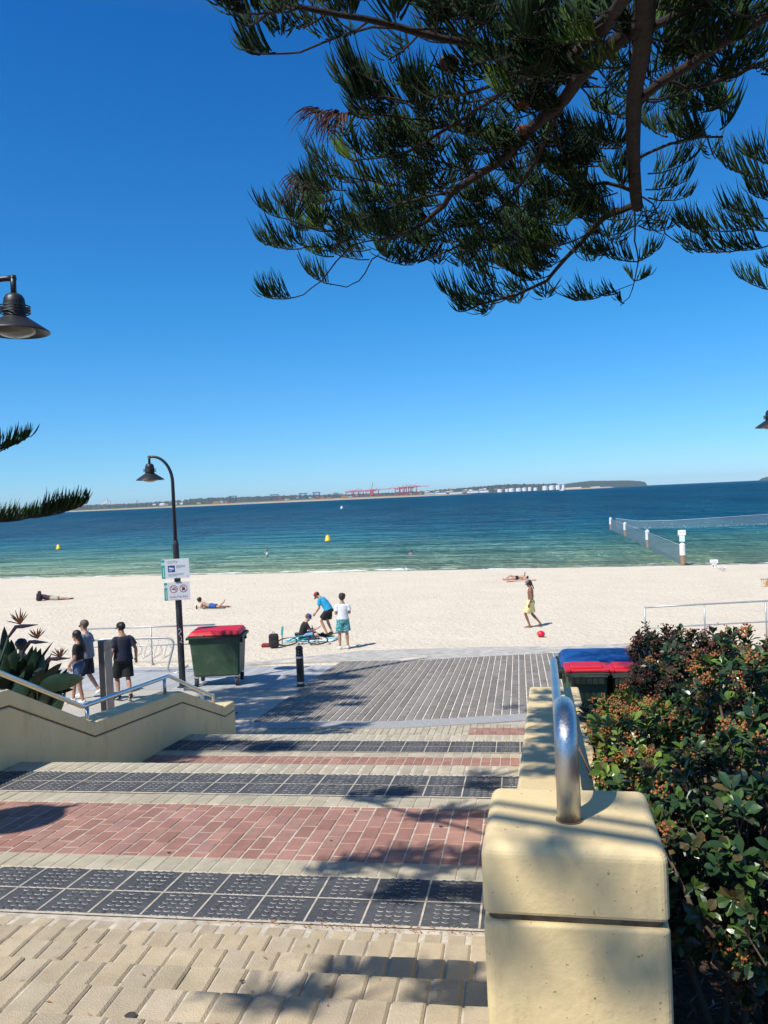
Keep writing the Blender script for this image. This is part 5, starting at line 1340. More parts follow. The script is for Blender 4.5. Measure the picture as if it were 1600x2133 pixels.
for i, (px, w, h_) in enumerate(((895, 60, 10), (915, 90, 12), (950, 80, 11), (985, 70, 12), (1008, 60, 14), (660, 60, 12), (1150, 90, 10), (1190, 130, 8), (1240, 60, 7))):
    c = farpt(px, 6, 5080 if px < 1100 else 5420); t = thing('warehouse', c, 'long pale warehouse low on the far shore, '+('just left of the red cranes' if px < 700 else ORD[i]+' right of the red cranes' if i < 5 else ORD[i-6]+' right of the white tanks'), 'warehouse', 'white warehouses along the far shore')
    mb = MB(); mb.box(c+V((0, 0, h_/2)), (w, 40, h_)); mb.build('wall', M_fw, t); mb = MB(); mb.box(c+V((0, 0, h_+1)), (w+3, 43, 2)); mb.build('roof', M_fg if i % 3 else M_fw, t)
# oil tanks
for i, (px, w, h_) in enumerate(((1042, 34, 17), (1056, 20, 17), (1066, 36, 20), (1081, 36, 19), (1093, 30, 20), (1104, 22, 22), (1116, 26, 17), (1136, 34, 25), (1150, 36, 26), (1163, 30, 27), (1174, 20, 27))):
    c = farpt(px, 3, 5050); t = thing('storage_tank', c, 'white cylindrical storage tank, '+ORD[i]+' from the left of the row on the far shore', 'tank', 'white storage tanks on the far shore')
    mb = MB(); mb.lathe([(w/2, 0), (w/2, h_)], c, 20); mb.build('shell', M_fw, t, smooth=True)
    mb = MB(); mb.lathe([(w/2+.6, h_-.6), (w/2+.6, h_), (w*.25, h_+1.6), (0, h_+2.2)], c, 20); mb.build('roof', M_fw, t)
# blue stacking cranes
def gantry(px, w, h_, m_, lb, grp, boom=0., z=5010.):
    c = farpt(px, 11, z); t = thing('harbour_crane', c, lb, 'crane', grp); e = 2.6; d = 20
    for sx in (-1, 1):
        for sy in (-1, 1): mb = MB(); mb.box(c+V((sx*w/2, sy*d/2, h_/2)), (e, e, h_)); mb.build('leg', m_, t)
        mb = MB(); mb.box(c+V((sx*w/2, 0, h_*.45)), (e*.8, d-e, e)); mb.build('cross_beam', m_, t)
    mb = MB(); mb.box(c+V((0, -d/2, h_*.97)), (w+e+w*.25, e*1.4, e*1.8)); mb.box(c+V((0, d/2, h_*.97)), (w+e+w*.25, e*1.4, e*1.8)); mb.build('girder', m_, t)
    mb = MB(); mb.box(c+V((-w*.1, 0, h_*.86)), (w*.25, 9, h_*.12)); mb.build('cab', M_fw if m_ is M_cb else m_, t)
    if boom:
        mb = MB(); mb.box(c+V((boom*.35, -1, h_*.99)), (abs(boom), 2.2, 2.6)); mb.build('boom', m_, t)
        mb = MB(); mb.tube([c+V((w*.2, 0, h_)), c+V((w*.2, 0, h_*1.28))], 1.4, 4); mb.build('mast', m_, t)
        mb = MB(); mb.tube([c+V((w*.2, 0, h_*1.27)), c+V((boom*.8, 0, h_))], .6, 4); mb.build('stay', m_, t)
for i, (px, w, h_) in enumerate(((486, 36, 42), (572, 38, 40), (632, 36, 40), (660, 34, 42))): gantry(px, w, h_, M_cb, 'blue gantry crane on the far shore, '+ORD[i]+' from the left of four', 'blue gantry cranes of the far port')
for i, (px, w, h_, b_) in enumerate(((728, 34, 38, 90), (742, 30, 40, 80), (752, 30, 40, -80), (768, 30, 40, 90), (783, 34, 42, 110), (829, 32, 46, -70), (838, 32, 50, 80), (846, 34, 52, 90), (853, 34, 52, 80), (862, 36, 50, 120))):
    gantry(px, w, h_, M_cr, 'red quay crane with long boom in the far port, '+ORD[i]+' from the left', 'red quay cranes of the far port', b_, 5060.)
c = farpt(775, 11, 5040); t = thing('harbour_crane', c, 'red crane with its boom raised nearly upright above the other far cranes', 'crane')
mb = MB(); mb.box(c+V((0, 0, 22)), (22, 14, 44)); mb.build('portal', M_cr, t); mb = MB(); mb.tube([c+V((0, 0, 40)), c+V((8, 0, 86))], 2., 5); mb.build('boom', M_cr, t)
for i in range(46):
    px = rnd.choice([rnd.uniform(445, 500), rnd.uniform(690, 745), rnd.uniform(690, 880), rnd.uniform(560, 690)]); c = farpt(px, 10, 5000); hh_ = rnd.choice((6, 9, 12, 15)); w = rnd.choice((14, 26, 40))
    mb = MB(); mb.box(c+V((0, 0, hh_/2)), (w, 12, hh_)); mc_ = rnd.choice(M_cont); tag(mb.build('container_stack', mc_), mc_.name.split('_')[0]+' container stack on the far quay '+('by the leftmost blue crane' if px < 510 else 'between the blue cranes' if px < 690 else 'among the red cranes'), 'containers', 'container stacks of the far port')
# refinery towers
for i, (px, w, h_) in enumerate(((216, 10, 26), (220, 14, 34), (224, 12, 44), (229, 10, 30))):
    c = farpt(px, 34, 6250); t = thing('refinery_tower', c, 'slim pale tower above the trees at far left, '+ORD[i]+' of four from the left', 'tower', 'cluster of pale towers above the far trees')
    mb = MB(); mb.box(c+V((0, 0, h_/2)), (w, w, h_)); mb.build('shaft', M_fw, t); mb = MB(); mb.tube([c+V((0, 0, h_)), c+V((0, 0, h_*1.35))], 1.2, 5); mb.build('stack', M_fg, t)
c = farpt(286, 34, 6250); mb = MB(); mb.tube([c, c+V((0, 0, 34))], [3.2, 2.2], 8); mb.ball(c+V((0, 0, 24)), 4); tag(mb.build('chimney', M_fg), 'single dark chimney rising from the far trees', 'chimney')
for i in range(26):
    px = rnd.choice([rnd.uniform(690, 712), rnd.uniform(410, 700)]); c = farpt(px, 30, 6100); mb = MB(); h_ = rnd.uniform(20, 34); mb.box(c+V((0, 0, h_/2-8)), (rnd.uniform(8, 14), 10, h_*.9)); tag(mb.build('tower_block', M_fg), 'blue grey tower block on the far skyline', 'tower block', 'tower blocks on the far skyline')
c = GZ(1170, 1022.3, 0); mb = MB(); mb.bbox(c+V((0, 0, 1.5)), (14, 5, 3), .8); mb.bbox(c+V((2, 0, 4)), (6, 3.5, 2.5), .5); tag(mb.build('ferry', M_sign), 'tiny white boat on the far water below the tanks', 'boat')

# ------------------------------------------------------------------ pine trees
def foliage_mat(name, a, b, c):
    t = NT(name); g = t.n('ObjectInfo'); r = t.n('VertexColor', layer_name='tint')
    t.col(t.mix(t.ramp(t.noise(1.1, 3), [(.4, (0, 0, 0)), (.65, (1, 1, 1))]), r.outputs[0], r.outputs[0]))
    t.b.inputs['Roughness'].default_value = .7; t.b.inputs['Specular IOR Level'].default_value = .12
    t.bump(t.noise(260, 2), .002); return t.m
M_pine = foliage_mat('pine_needles', 0, 0, 0)
def bark_mat():
    t = NT('pine_bark'); t.col(t.mix(t.ramp(t.noise(9, 8, t.coord(scale=(1, 1, 3)), .7), [(.35, (0, 0, 0)), (.7, (1, 1, 1))]), (.012, .009, .008, 1), (.045, .031, .025, 1)))
    t.b.inputs['Roughness'].default_value = .9; t.bump(t.noise(16, 8, t.coord(scale=(1, 1, 3)), .7), .03); return t.m
M_bark = bark_mat()
UP = V((0, 0, 1)); DENS = 1.9
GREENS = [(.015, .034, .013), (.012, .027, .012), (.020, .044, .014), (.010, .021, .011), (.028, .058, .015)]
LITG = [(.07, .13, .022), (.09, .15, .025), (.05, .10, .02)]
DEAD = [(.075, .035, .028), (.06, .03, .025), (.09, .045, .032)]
def strand(mb, p, d, up, ln, r, pal, hang=False):
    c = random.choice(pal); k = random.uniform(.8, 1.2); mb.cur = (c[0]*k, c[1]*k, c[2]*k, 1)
    pts = [p]; n = 4; q = p.copy(); dd = d.normalized(); g = up*(-1. if hang else 1.)
    for i in range(n):
        dd = (dd+g*(.22 if not hang else .4)+V((random.uniform(-.06, .06), random.uniform(-.06, .06), random.uniform(-.04, .04)))).normalized()
        q = q+dd*(ln/n); pts.append(q)
    # three-sided tapering rope
    u, w = mb.frame(d); vs = []; rad = [r*.9, r*1.05, r, r*.75, r*.15]
    for pp_, rr_ in zip(pts, rad):
        for j in range(3):
            a = 2.094*j; vs.append(pp_+u*(rr_*math.cos(a))+w*(rr_*math.sin(a)))
    mb.add(vs, [(i*3+j, i*3+(j+1) % 3, (i+1)*3+(j+1) % 3, (i+1)*3+j) for i in range(n) for j in range(3)])
def frond(fol, twg, p0, p1, n, ln, pal=GREENS, hang=False, r=.0078, tr=.011, spread=.46, t0=.12, sub=True):
    sag = (p1-p0).length*.10; mid = p0.lerp(p1, .5)-UP*sag
    twg.tube([p0, p0.lerp(mid, .6), mid.lerp(p1, .4), p1], [tr, tr*.85, tr*.7, tr*.5], 5)
    d = (p1-p0).normalized(); s_ = d.cross(UP); s_ = s_.normalized() if s_.length > .1 else V((1, 0, 0)); L_ = (p1-p0).length
    n = int(n*DENS)
    for i in range(n):
        t_ = t0+(1-t0)*(i+random.random()*.8)/n
        b = p0*(1-t_)**2+mid*2*t_*(1-t_)+p1*t_*t_
        k_ = random.choice((-1, 1))*random.random()
        if sub: b = b+s_*k_*L_*.13+d*abs(k_)*L_*.08+UP*random.uniform(-.01, .03)
        dr = d*random.uniform(.35, 1.0)+UP*(random.uniform(.15, 1.0) if not hang else -.1)+s_*k_*spread*2.0
        k = .72+.28*math.sin(math.pi*min(1, t_+.15))
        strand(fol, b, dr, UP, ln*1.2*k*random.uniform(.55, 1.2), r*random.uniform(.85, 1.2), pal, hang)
def limb_mesh(twg, pts, r0, r1, n=8):
    q = []
    for a, b in zip(pts, pts[1:]): q += [a, a.lerp(b, .5)+V((random.uniform(-1, 1), random.uniform(-1, 1), random.uniform(-1, 1)))*(b-a).length*.02]
    q.append(pts[-1]); k = len(q); twg.tube(q, [lerp(r0, r1, i/(k-1)) for i in range(k)], n)
def side_twigs(fol, twg, pts, step, L, n, ln, t0=.0, pal=GREENS, prob=1.):
    tot = sum((b-a).length for a, b in zip(pts, pts[1:])); s_ = tot*t0; sd = 1
    while s_ < tot:
        q = s_; 
        for a, b in zip(pts, pts[1:]):
            l = (b-a).length
            if q <= l: break
            q -= l
        p = a.lerp(b, min(1, q/l)); d = (b-a).normalized(); side_ = d.cross(UP).normalized(); sd = -sd
        if random.random() < prob:
            e = p+(d*random.uniform(.3, .8)+side_*sd*random.uniform(.7, 1)+UP*random.uniform(-.28, .12)).normalized()*L*random.uniform(.6, 1.2)
            frond(fol, twg, p, e, n, ln, pal, t0=.3)
        s_ += step*random.uniform(.7, 1.3)
def zf(py): return 6.6+.0088*max(-200, py)
def PP(x, y, dz=0.): return P(x, y, zf(y)+dz)
trunk_c = V((3.4, -3.6, 0))
pine = thing('pine_tree', (trunk_c.x, trunk_c.y, CZ-1.2), 'big dark overhanging pine with dense drooping branches filling the upper right sky', 'pine tree')
wood = MB(); fol = MB(); fol.cur = (0, 0, 0, 1)
tk = MB(); tk.tube([trunk_c+UP*(CZ-1.8), trunk_c+UP*CZ, trunk_c+UP*(CZ+6), trunk_c+UP*(CZ+12), trunk_c+UP*(CZ+18)], [.46, .38, .31, .22, .08], 16); tk.build('trunk', M_bark, pine, smooth=True)
hub = trunk_c+UP*(CZ+4.6)
LIMBS = [  # photograph columns/rows, radius start, end, connect to trunk?
    ([(1352, -260), (1345, 0), (1343, 60), (1322, 190), (1319, 300), (1324, 400), (1328, 432)], .150, .075, 1),
    ([(1326, 425), (1262, 450), (1232, 480), (1210, 506), (1180, 536), (1139, 585), (1075, 615), (1000, 634), (975, 645)], .070, .012, 0),
    ([(1343, 40), (1300, 75), (1240, 124), (1176, 206), (1112, 262), (1056, 326), (1000, 362), (944, 398), (925, 428), (888, 461), (850, 484), (790, 500)], .125, .018, 0),
    ([(1360, -160), (1260, 60), (1180, 130), (1112, 135), (1086, 116), (1000, 90), (925, 81), (831, 56), (756, 38), (662, 22), (610, 11), (561, 26), (539, 43)], .095, .014, 1),
    ([(1360, -60), (1307, 0), (1262, 34), (1150, 120), (1075, 172), (1022, 210), (960, 250), (880, 300), (820, 330)], .060, .015, 1),
    ([(1322, 210), (1386, 165), (1450, 127), (1544, 64), (1620, 20), (1720, -40)], .070, .05, 0),
    ([(1322, 230), (1386, 165), (1431, 184), (1476, 176), (1544, 150), (1620, 116)], .030, .022, 0),
    ([(1319, 335), (1394, 300), (1465, 285), (1506, 285)], .030, .012, 0),
    ([(1330, 405), (1360, 424), (1375, 457), (1386, 487), (1412, 506)], .017, .007, 0),
    ([(1322, 440), (1322, 502), (1330, 544), (1322, 585), (1311, 619), (1292, 637)], .018, .006, 0),
    ([(1139, 585), (1160, 610), (1200, 627), (1250, 615), (1318, 592)], .013, .006, 0),
    ([(944, 398), (850, 420), (760, 455), (690, 482), (640, 472), (595, 455)], .030, .010, 0),
    ([(850, 440), (780, 480), (730, 500), (680, 514), (640, 514), (625, 518)], .018, .009, 0),
    ([(780, 500), (735, 510), (700, 545), (670, 585), (632, 614), (615, 619)], .016, .009, 0),
    ([(790, 530), (775, 540), (760, 570), (748, 585), (722, 598), (690, 592)], .014, .008, 0),
    ([(1000, 362), (930, 340), (850, 322), (780, 330), (734, 334)], .022, .008, 0),
    ([(1056, 326), (980, 262), (880, 250), (800, 240), (715, 238)], .022, .008, 0),
    ([(944, 190), (870, 215), (800, 200)], .020, .010, 0),
    ([(1000, 90), (925, 60), (775, 56), (719, 71), (625, 109), (569, 112), (542, 112)], .020, .008, 0),
    ([(925, 400), (800, 380), (700, 365), (666, 362)], .015, .007, 0),
    ([(1180, 206), (1120, 330), (1040, 440), (1000, 480), (940, 520), (870, 548)], .040, .010, 0),
    ([(1210, 130), (1090, 150), (990, 190), (920, 205)], .035, .015, 0),
    ([(1343, 60), (1430, 20), (1520, -30)], .060, .04, 0),
    ([(1324, 400), (1260, 380), (1180, 400), (1100, 430), (1040, 470)], .040, .012, 0),
]
limb3d = []
for li, (pts, r0, r1, con) in enumerate(LIMBS):
    dz = 0
    q = [PP(x, y, dz) for x, y in pts]
    if con: q = [hub+UP*(-.4+.5*li*.3)]+[q[0].lerp(hub, .4)]+q
    w = MB(); limb_mesh(w, q, r0*.66, r1*.95); w.build('limb', M_bark, pine, smooth=True); limb3d.append(q if not con else q[2:])
random.seed(11)
for i, st, L, n, ln in ((1, .20, .62, 17, .34), (2, .22, .75, 17, .36), (3, .20, .55, 16, .32), (4, .30, .60, 14, .33), (5, .26, .6, 15, .34), (6, .35, .55, 13, .3), (7, .30, .45, 13, .30), (11, .24, .42, 15, .32), (12, .3, .34, 12, .30), (15, .26, .40, 14, .3), (16, .26, .40, 14, .32), (17, .22, .4, 14, .32), (20, .20, .62, 17, .35), (21, .2, .55, 16, .34), (22, .24, .6, 14, .32), (23, .2, .55, 18, .35)):
    side_twigs(fol, wood, limb3d[i], st, L, n, ln, t0=.12 if i != 3 else .30, prob=.93)
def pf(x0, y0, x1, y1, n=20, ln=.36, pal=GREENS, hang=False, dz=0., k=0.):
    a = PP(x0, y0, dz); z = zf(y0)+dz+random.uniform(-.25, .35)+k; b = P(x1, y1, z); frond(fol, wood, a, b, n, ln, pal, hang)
for a in [(561, 26, 468, 16, 24), (600, 12, 520, -8, 22), (540, 43, 500, 52, 12), (575, 110, 512, 104, 28, .34), (520, -5, 445, -2, 20), (660, 20, 640, -20, 14),
          (797, 200, 735, 205, 26, .42), (820, 205, 757, 190, 24, .42), (850, 215, 790, 200, 22, .42), (800, 196, 705, 172, 24, .42), (790, 170, 720, 130, 18, .4), (880, 228, 848, 196, 20, .42), (905, 232, 872, 190, 20, .42),
          (785, 246, 738, 240, 18, .25), (860, 290, 808, 280, 22, .3), (748, 336, 704, 318, 22, .34, LITG), (760, 330, 730, 300, 16, .3),
          (690, 482, 618, 462, 32, .40, LITG), (700, 470, 650, 452, 20, .38, LITG), (595, 455, 545, 436, 18, .32), (628, 518, 548, 506, 32, .42), (615, 619, 550, 618, 30, .40), (690, 592, 640, 568, 22, .36), (695, 534, 642, 522, 20, .32, LITG),
          (790, 535, 862, 552, 22, .32), (840, 545, 912, 528, 24, .34), (760, 500, 700, 480, 22, .36), (925, 470, 905, 505, 14, .3),
          (1000, 634, 922, 608, 28, .42), (1010, 630, 945, 628, 16, .22, LITG), (1060, 618, 985, 604, 26, .42), (1050, 592, 960, 545, 26, .42), (1040, 560, 965, 520, 24, .40),
          (1330, 545, 1262, 530, 24, .30), (1326, 545, 1366, 522, 18, .32), (1320, 585, 1354, 572, 12, .16), (1320, 583, 1308, 568, 8, .16), (1250, 618, 1198, 624, 26, .34), (1292, 608, 1252, 616, 16, .24), (1300, 632, 1286, 622, 8, .12), (1270, 530, 1195, 520, 18, .3),
          (1480, 282, 1436, 284, 18, .50), (1470, 280, 1398, 274, 26, .34), (1525, 200, 1460, 235, 22, .52), (1530, 240, 1465, 200, 20, .5), (1500, 270, 1530, 240, 12, .40), (1390, 285, 1352, 262, 18, .32),
          (1345, 395, 1432, 376, 22, .34), (1350, 362, 1442, 330, 24, .36), (1350, 412, 1432, 410, 20, .24), (1345, 430, 1350, 470, 12, .3), (1330, 470, 1390, 478, 16, .3),
          (1600, 512, 1530, 520, 24, .36), (1560, 516, 1440, 520, 34, .36), (1500, 500, 1412, 462, 30, .34), (1610, 455, 1508, 432, 30, .36), (1570, 475, 1430, 472, 34, .34), (1620, 420, 1560, 400, 20, .36), (1620, 480, 1540, 470, 24, .36),
          (1610, 378, 1508, 342, 30, .36), (1620, 345, 1560, 322, 22, .36), (1610, 604, 1545, 580, 22, .36), (1650, 560, 1590, 555, 14, .3),
          (1095, 302, 1008, 288, 34, .34, LITG), (1080, 312, 1015, 300, 22, .28, LITG), (1250, 180, 1140, 160, 30, .38), (1245, 165, 1180, 130, 24, .36, GREENS+LITG[:1])]:
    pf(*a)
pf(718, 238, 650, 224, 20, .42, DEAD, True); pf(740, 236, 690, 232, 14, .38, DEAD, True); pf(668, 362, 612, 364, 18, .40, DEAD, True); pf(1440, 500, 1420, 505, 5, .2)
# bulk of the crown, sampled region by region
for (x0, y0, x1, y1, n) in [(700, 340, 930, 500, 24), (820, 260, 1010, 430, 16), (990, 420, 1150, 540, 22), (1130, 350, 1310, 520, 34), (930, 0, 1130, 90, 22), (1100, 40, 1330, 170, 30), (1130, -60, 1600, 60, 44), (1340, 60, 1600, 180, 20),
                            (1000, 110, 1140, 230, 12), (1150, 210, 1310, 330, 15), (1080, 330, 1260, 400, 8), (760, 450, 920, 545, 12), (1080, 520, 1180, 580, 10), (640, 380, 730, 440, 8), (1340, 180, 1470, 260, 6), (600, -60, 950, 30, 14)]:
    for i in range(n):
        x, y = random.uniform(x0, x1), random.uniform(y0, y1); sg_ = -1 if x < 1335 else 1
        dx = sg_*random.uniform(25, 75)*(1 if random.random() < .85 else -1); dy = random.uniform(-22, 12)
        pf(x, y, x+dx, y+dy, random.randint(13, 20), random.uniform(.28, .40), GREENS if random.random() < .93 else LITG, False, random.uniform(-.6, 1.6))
# brown cones of old needles
cones = []
for px, py, r_ in ((935, 132, .10), (1088, 215, .08), (1090, 270, .07)):
    mb = MB(); mb.ball(PP(px, py), (r_, r_, r_*.75), 12, 8); mb.build('cone', mat('old_cone', (.12, .05, .03), .9, bump=.02, bscale=30), pine)
# branches behind and to the left of the viewer: their shade dapples the pillar, the landing and the shrubs
def seen(p):
    q = p-V((0, 0, CZ)); z = q.dot(dirv(0, 0, 1))
    if z < .3: return False
    x = 800+F*q.dot(dirv(1, 0, 0))/z; y = 1066.5-F*q.dot(dirv(0, 1, 0))/z
    return -170 < x < 1700 and -90 < y < 2200
AVOID = []
def caster(tree_fol, tree_wood, target, drop, n=22, ln=.38, size=.5, pal=GREENS, r=.009):
    """a spray of foliage up the sun's direction from a point it shades, kept outside the view"""
    p = target-SUN*(drop/-SUN.z)
    while seen(p): drop += .5; p = target-SUN*(drop/-SUN.z)
    for c, rad in AVOID:
        v = p-c
        if (v-SUN*v.dot(SUN)).length < rad: return None
    a = random.uniform(-.5, .5)+math.pi*(random.random() < .5)
    d = V((math.cos(a), math.sin(a)*.6, random.uniform(-.1, .1)))*size
    frond(tree_fol, tree_wood, p-d*.5, p+d*.5, n, ln, pal, r=r); return p
def pil(px, py, y): d = ray(px, py); return V((0, 0, CZ))+d*(y/d.y)
tg = []
for px, py in ((1050, 1660), (1120, 1640), (1150, 1740)): tg.append((pil(px, py, 2.1), 1))
for px, py in ((1040, 1830), (1180, 1800), (1240, 1850), (1190, 1960), (1240, 2060)): tg.append((pil(px, py, 1.93), 1))
for px, py in ((760, 1665), (800, 1655), (880, 1700), (960, 1690), (1000, 1700), (690, 1815), (740, 1800), (840, 1780), (870, 1800), (900, 1810), (960, 1800), (980, 1780), (820, 1870), (860, 1850), (900, 1860), (980, 1860), (990, 1640), (1000, 1615)): tg.append((GY(px, py, hA), 2))
for px, py in ((800, 1970), (860, 1990), (960, 1985), (700, 2000), (740, 1995), (830, 2010), (600, 2105), (650, 2110), (560, 2120), (930, 2095), (980, 2100), (960, 2050)): tg.append((GY(px, py, lambda y: 1.75), 2))
for px, py in ((1120, 1600), (1130, 1560), (1140, 1540), (1120, 1520), (1150, 1480), (1130, 1455), (1190, 1470), (1200, 1500), (1110, 1580), (1150, 1440), (1115, 1490), (1135, 1580), (1120, 1610), (1140, 1500), (1200, 1530)): tg.append((GY(px, py, lambda y: 1.435+.0719*(y-4.1)), 2))
for px, py, z in ((1400, 1420, 5.4), (1440, 1380, 5.2), (1350, 1450, 5.3), (1480, 1450, 5.), (1290, 1480, 6), (1320, 1430, 5.6), (1400, 1500, 5), (1500, 1900, 2.6), (1450, 1950, 2.6), (1550, 1850, 2.6), (1550, 2000, 2.6), (1450, 1830, 2.7), (1500, 2050, 2.6), (1420, 1350, 5.4), (1500, 1370, 5.), (1360, 1400, 5.6), (1440, 1480, 4.8), (1380, 1540, 4.6), (1330, 1500, 5.2)): tg.append((P(px, py, z), 1)) if len(tg) % 2 else tg.append((P(px, py, z), 3))
random.seed(5)
cpts = []
PIL = (V((.1, 2.1, CZ-1.05)), .40)
AVOID += [PIL, (pil(1300, 1720, 2.1), .12), (pil(1120, 2050, 1.93), .16), (pil(1320, 1900, 1.93), .14), (pil(1060, 1950, 1.93), .10), (pil(1050, 1740, 2.0), .08), (pil(1200, 2050, 1.93), .12)]
AVOID += [(P(x, y, z), .30) for x, y, z in ((1300, 1600, 4), (1400, 1620, 4), (1480, 1600, 3.8), (1250, 1560, 4.2), (1560, 1500, 3.4), (1560, 1700, 2.8), (1500, 1750, 2.8))]
for (t_, k) in tg:
    if k == 3: continue
    if k == 1: cpts.append(caster(fol, wood, t_, random.uniform(4.6, 5.4), n=random.randint(4, 7), ln=.24, size=random.uniform(.2, .4)))
    else:
        for j in range(2): cpts.append(caster(fol, wood, t_+V((random.uniform(-.06, .06), random.uniform(-.05, .05), 0)), random.uniform(4.2, 5.0), n=9 if t_.y < 3.6 else 14, ln=.22, size=random.uniform(.20, .38), r=.011))
for px, py, y in ((1200, 1830, 1.93), (1090, 2010, 1.93), (1250, 1980, 1.93), (1300, 1665, 2.2), (1330, 2080, 1.93)):
    AV_, AVOID[:] = list(AVOID), []
    cpts.append(caster(fol, wood, pil(px, py, y), random.uniform(6, 7.5), n=6, ln=.17, size=.18, r=.013)); AVOID[:] = AV_
cpts = [c for c in cpts if c]
cpts.sort(key=lambda p: (p-hub).length)
for i in range(0, len(cpts), 9):
    e = cpts[min(i+8, len(cpts)-1)]; w = MB(); m_ = hub.lerp(e, .5)+UP*.3; w.tube([hub-UP*.3, m_, e], [.06, .035, .012], 6); w.build('limb', M_bark, pine, smooth=True)
tag(wood.build('twigs', M_bark, pine), kind='stuff'); fol.build('foliage', M_pine, pine)

# left-hand pine
lt = P(-520, 1000, 12.5)
pine2 = thing('pine_tree', (lt.x, lt.y, CZ-3.6), 'pine beyond the left edge, only two bristly branch tips reach into view over the sea', 'pine tree')
wood = MB(); fol = MB(); fol.cur = (0, 0, 0, 1)
tk = MB(); tk.tube([V((lt.x, lt.y, CZ-4)), V((lt.x, lt.y, CZ+3)), V((lt.x, lt.y, CZ+10)), V((lt.x, lt.y, CZ+16))], [.35, .28, .18, .06], 14); tk.build('trunk', M_bark, pine2, smooth=True)
def q13(x, y): return P(x, y, 12.0)
w = MB(); w.tube([V((lt.x, lt.y, CZ+.3)), q13(-250, 1092), q13(0, 1085), q13(42, 1081), q13(71, 1075), q13(118, 1067), q13(144, 1061), q13(176, 1048)], [.08, .05, .026, .022, .018, .013, .010, .006], 7); w.build('limb', M_bark, pine2, smooth=True)
w = MB(); w.tube([V((lt.x, lt.y, CZ+1.2)), q13(-200, 980), q13(-20, 942), q13(20, 928), q13(62, 909)], [.07, .04, .018, .014, .006], 7); w.build('limb', M_bark, pine2, smooth=True)
for a in ((-60, 1088, 0, 1085, 40, .32), (-10, 1085, 66, 1076, 46, .27), (55, 1078, 120, 1066, 40, .34), (110, 1068, 176, 1050, 46, .30), (70, 1075, 150, 1060, 30, .32), (-60, 955, 30, 924, 30, .32), (0, 935, 60, 909, 30, .24)):
    frond(fol, wood, q13(a[0], a[1]), q13(a[2], a[3]), a[4], a[5], GREENS+LITG[2:], r=.0085)
random.seed(9)
cp = []
LT = [GY(random.uniform(540, 735), random.uniform(1405, 1475), hP) for i in range(26)]
AVOID[:] = [(P(366, 1205, LZ), 1.1), (P(313, 985, LZ), .8), (stand(261, 1458)+V((0, 0, 1.)), 1.2), (stand(170, 1458)+V((0, 0, 1.1)), 1.3), (P(445, 1335, 19), .5)]
for i in range(105):
    while True:
        px, py = random.uniform(425, 735), random.uniform(1398, 1530)
        if px < 735-(py-1440)*.4*(1 if py > 1440 else -1.6)+random.uniform(-40, 20): break
    if px > 640 and random.random() < .4: continue
    LT.append(GY(px, py, hP))
for i in range(12): LT.append(GY(random.uniform(300, 560), random.uniform(1535, 1585), hB))
for y in (8.9, 9.3, 9.7, 10.0, 10.4, 10.8, 9.1, 9.5, 10.2, 10.6): LT.append(V((-4.96, y, CZ-2.5)))
for i in range(8): LT.append(GY(random.uniform(500, 620), random.uniform(1395, 1425), hP))
for tgt in LT:
    cp.append(caster(fol, wood, tgt, random.uniform(7, 8), n=30, ln=.36, size=random.uniform(.6, 1.1), r=.018))
cp = [c for c in cp if c]
cp.sort(key=lambda p: p.z)
for i in range(0, len(cp), 6):
    e = cp[i]; w = MB(); w.tube([V((lt.x, lt.y, e.z-.3)), V((lt.x, lt.y, e.z)).lerp(e, .5), e], [.07, .04, .012], 6); w.build('limb', M_bark, pine2, smooth=True)
tag(wood.build('twigs', M_bark, pine2), kind='stuff'); fol.build('foliage', M_pine, pine2)

# ------------------------------------------------------------------ bird-of-paradise plant
M_leafd = NT('strelitzia_leaf'); M_leafd.col(M_leafd.ramp(M_leafd.noise(7, 4, M_leafd.coord(scale=(1, 1, .3))), [(.35, (.009, .024, .016, 1)), (.65, (.024, .050, .024, 1))])); M_leafd.b.inputs['Roughness'].default_value = .38; M_leafd = M_leafd.m
M_stalk = mat('green_stalk', (.06, .09, .045), .5); M_bract = mat('purple_bract', (.16, .085, .09), .5, var=.3); M_pet = mat('orange_petal', (.50, .13, .03), .6, var=.3)
bp_ = P(50, 1470, 9.6)
strel = thing('bird_of_paradise_plant', (bp_.x, bp_.y, CZ-3.1), 'clump of dark paddle leaves with three orange crane shaped flowers behind the left handrail', 'plant')
def blade(mb, a, b, w, twist, fold=.25, n=7, bend=.12):
    d = (b-a); L = d.length; d.normalize(); s_ = d.cross(ray(60, 1400)).normalized(); s_ = (Matrix.Rotation(twist, 3, d) @ s_); nn = s_.cross(d); vs = []
    for i in range(n+1):
        t_ = i/n; c = a.lerp(b, t_)+nn*(-bend*L*t_*t_); ww = w*(math.sin(math.pi*min(1, t_**.8))**.8 if 0 < t_ < 1 else 0)
        vs += [c-s_*ww+nn*fold*ww, c, c+s_*ww+nn*fold*ww]
    mb.add(vs, [(3*i+k, 3*i+k+1, 3*i+k+4, 3*i+k+3) for i in range(n) for k in (0, 1)])
random.seed(21)
lv = [(14, 1400, 7, 1304, .055), (22, 1395, 26, 1328, .05), (40, 1420, 78, 1341, .06), (50, 1420, 84, 1344, .05), (55, 1420, 90, 1350, .06), (60, 1410, 111, 1330, .016), (70, 1425, 94, 1364, .05), (72, 1425, 108, 1366, .05), (80, 1420, 106, 1357, .014), (85, 1430, 126, 1378, .055), (90, 1430, 128, 1389, .05), (78, 1432, 182, 1408, .085), (84, 1446, 158, 1428, .06), (95, 1440, 142, 1400, .05), (0, 1390, -6, 1330, .06), (10, 1410, -10, 1345, .08)]
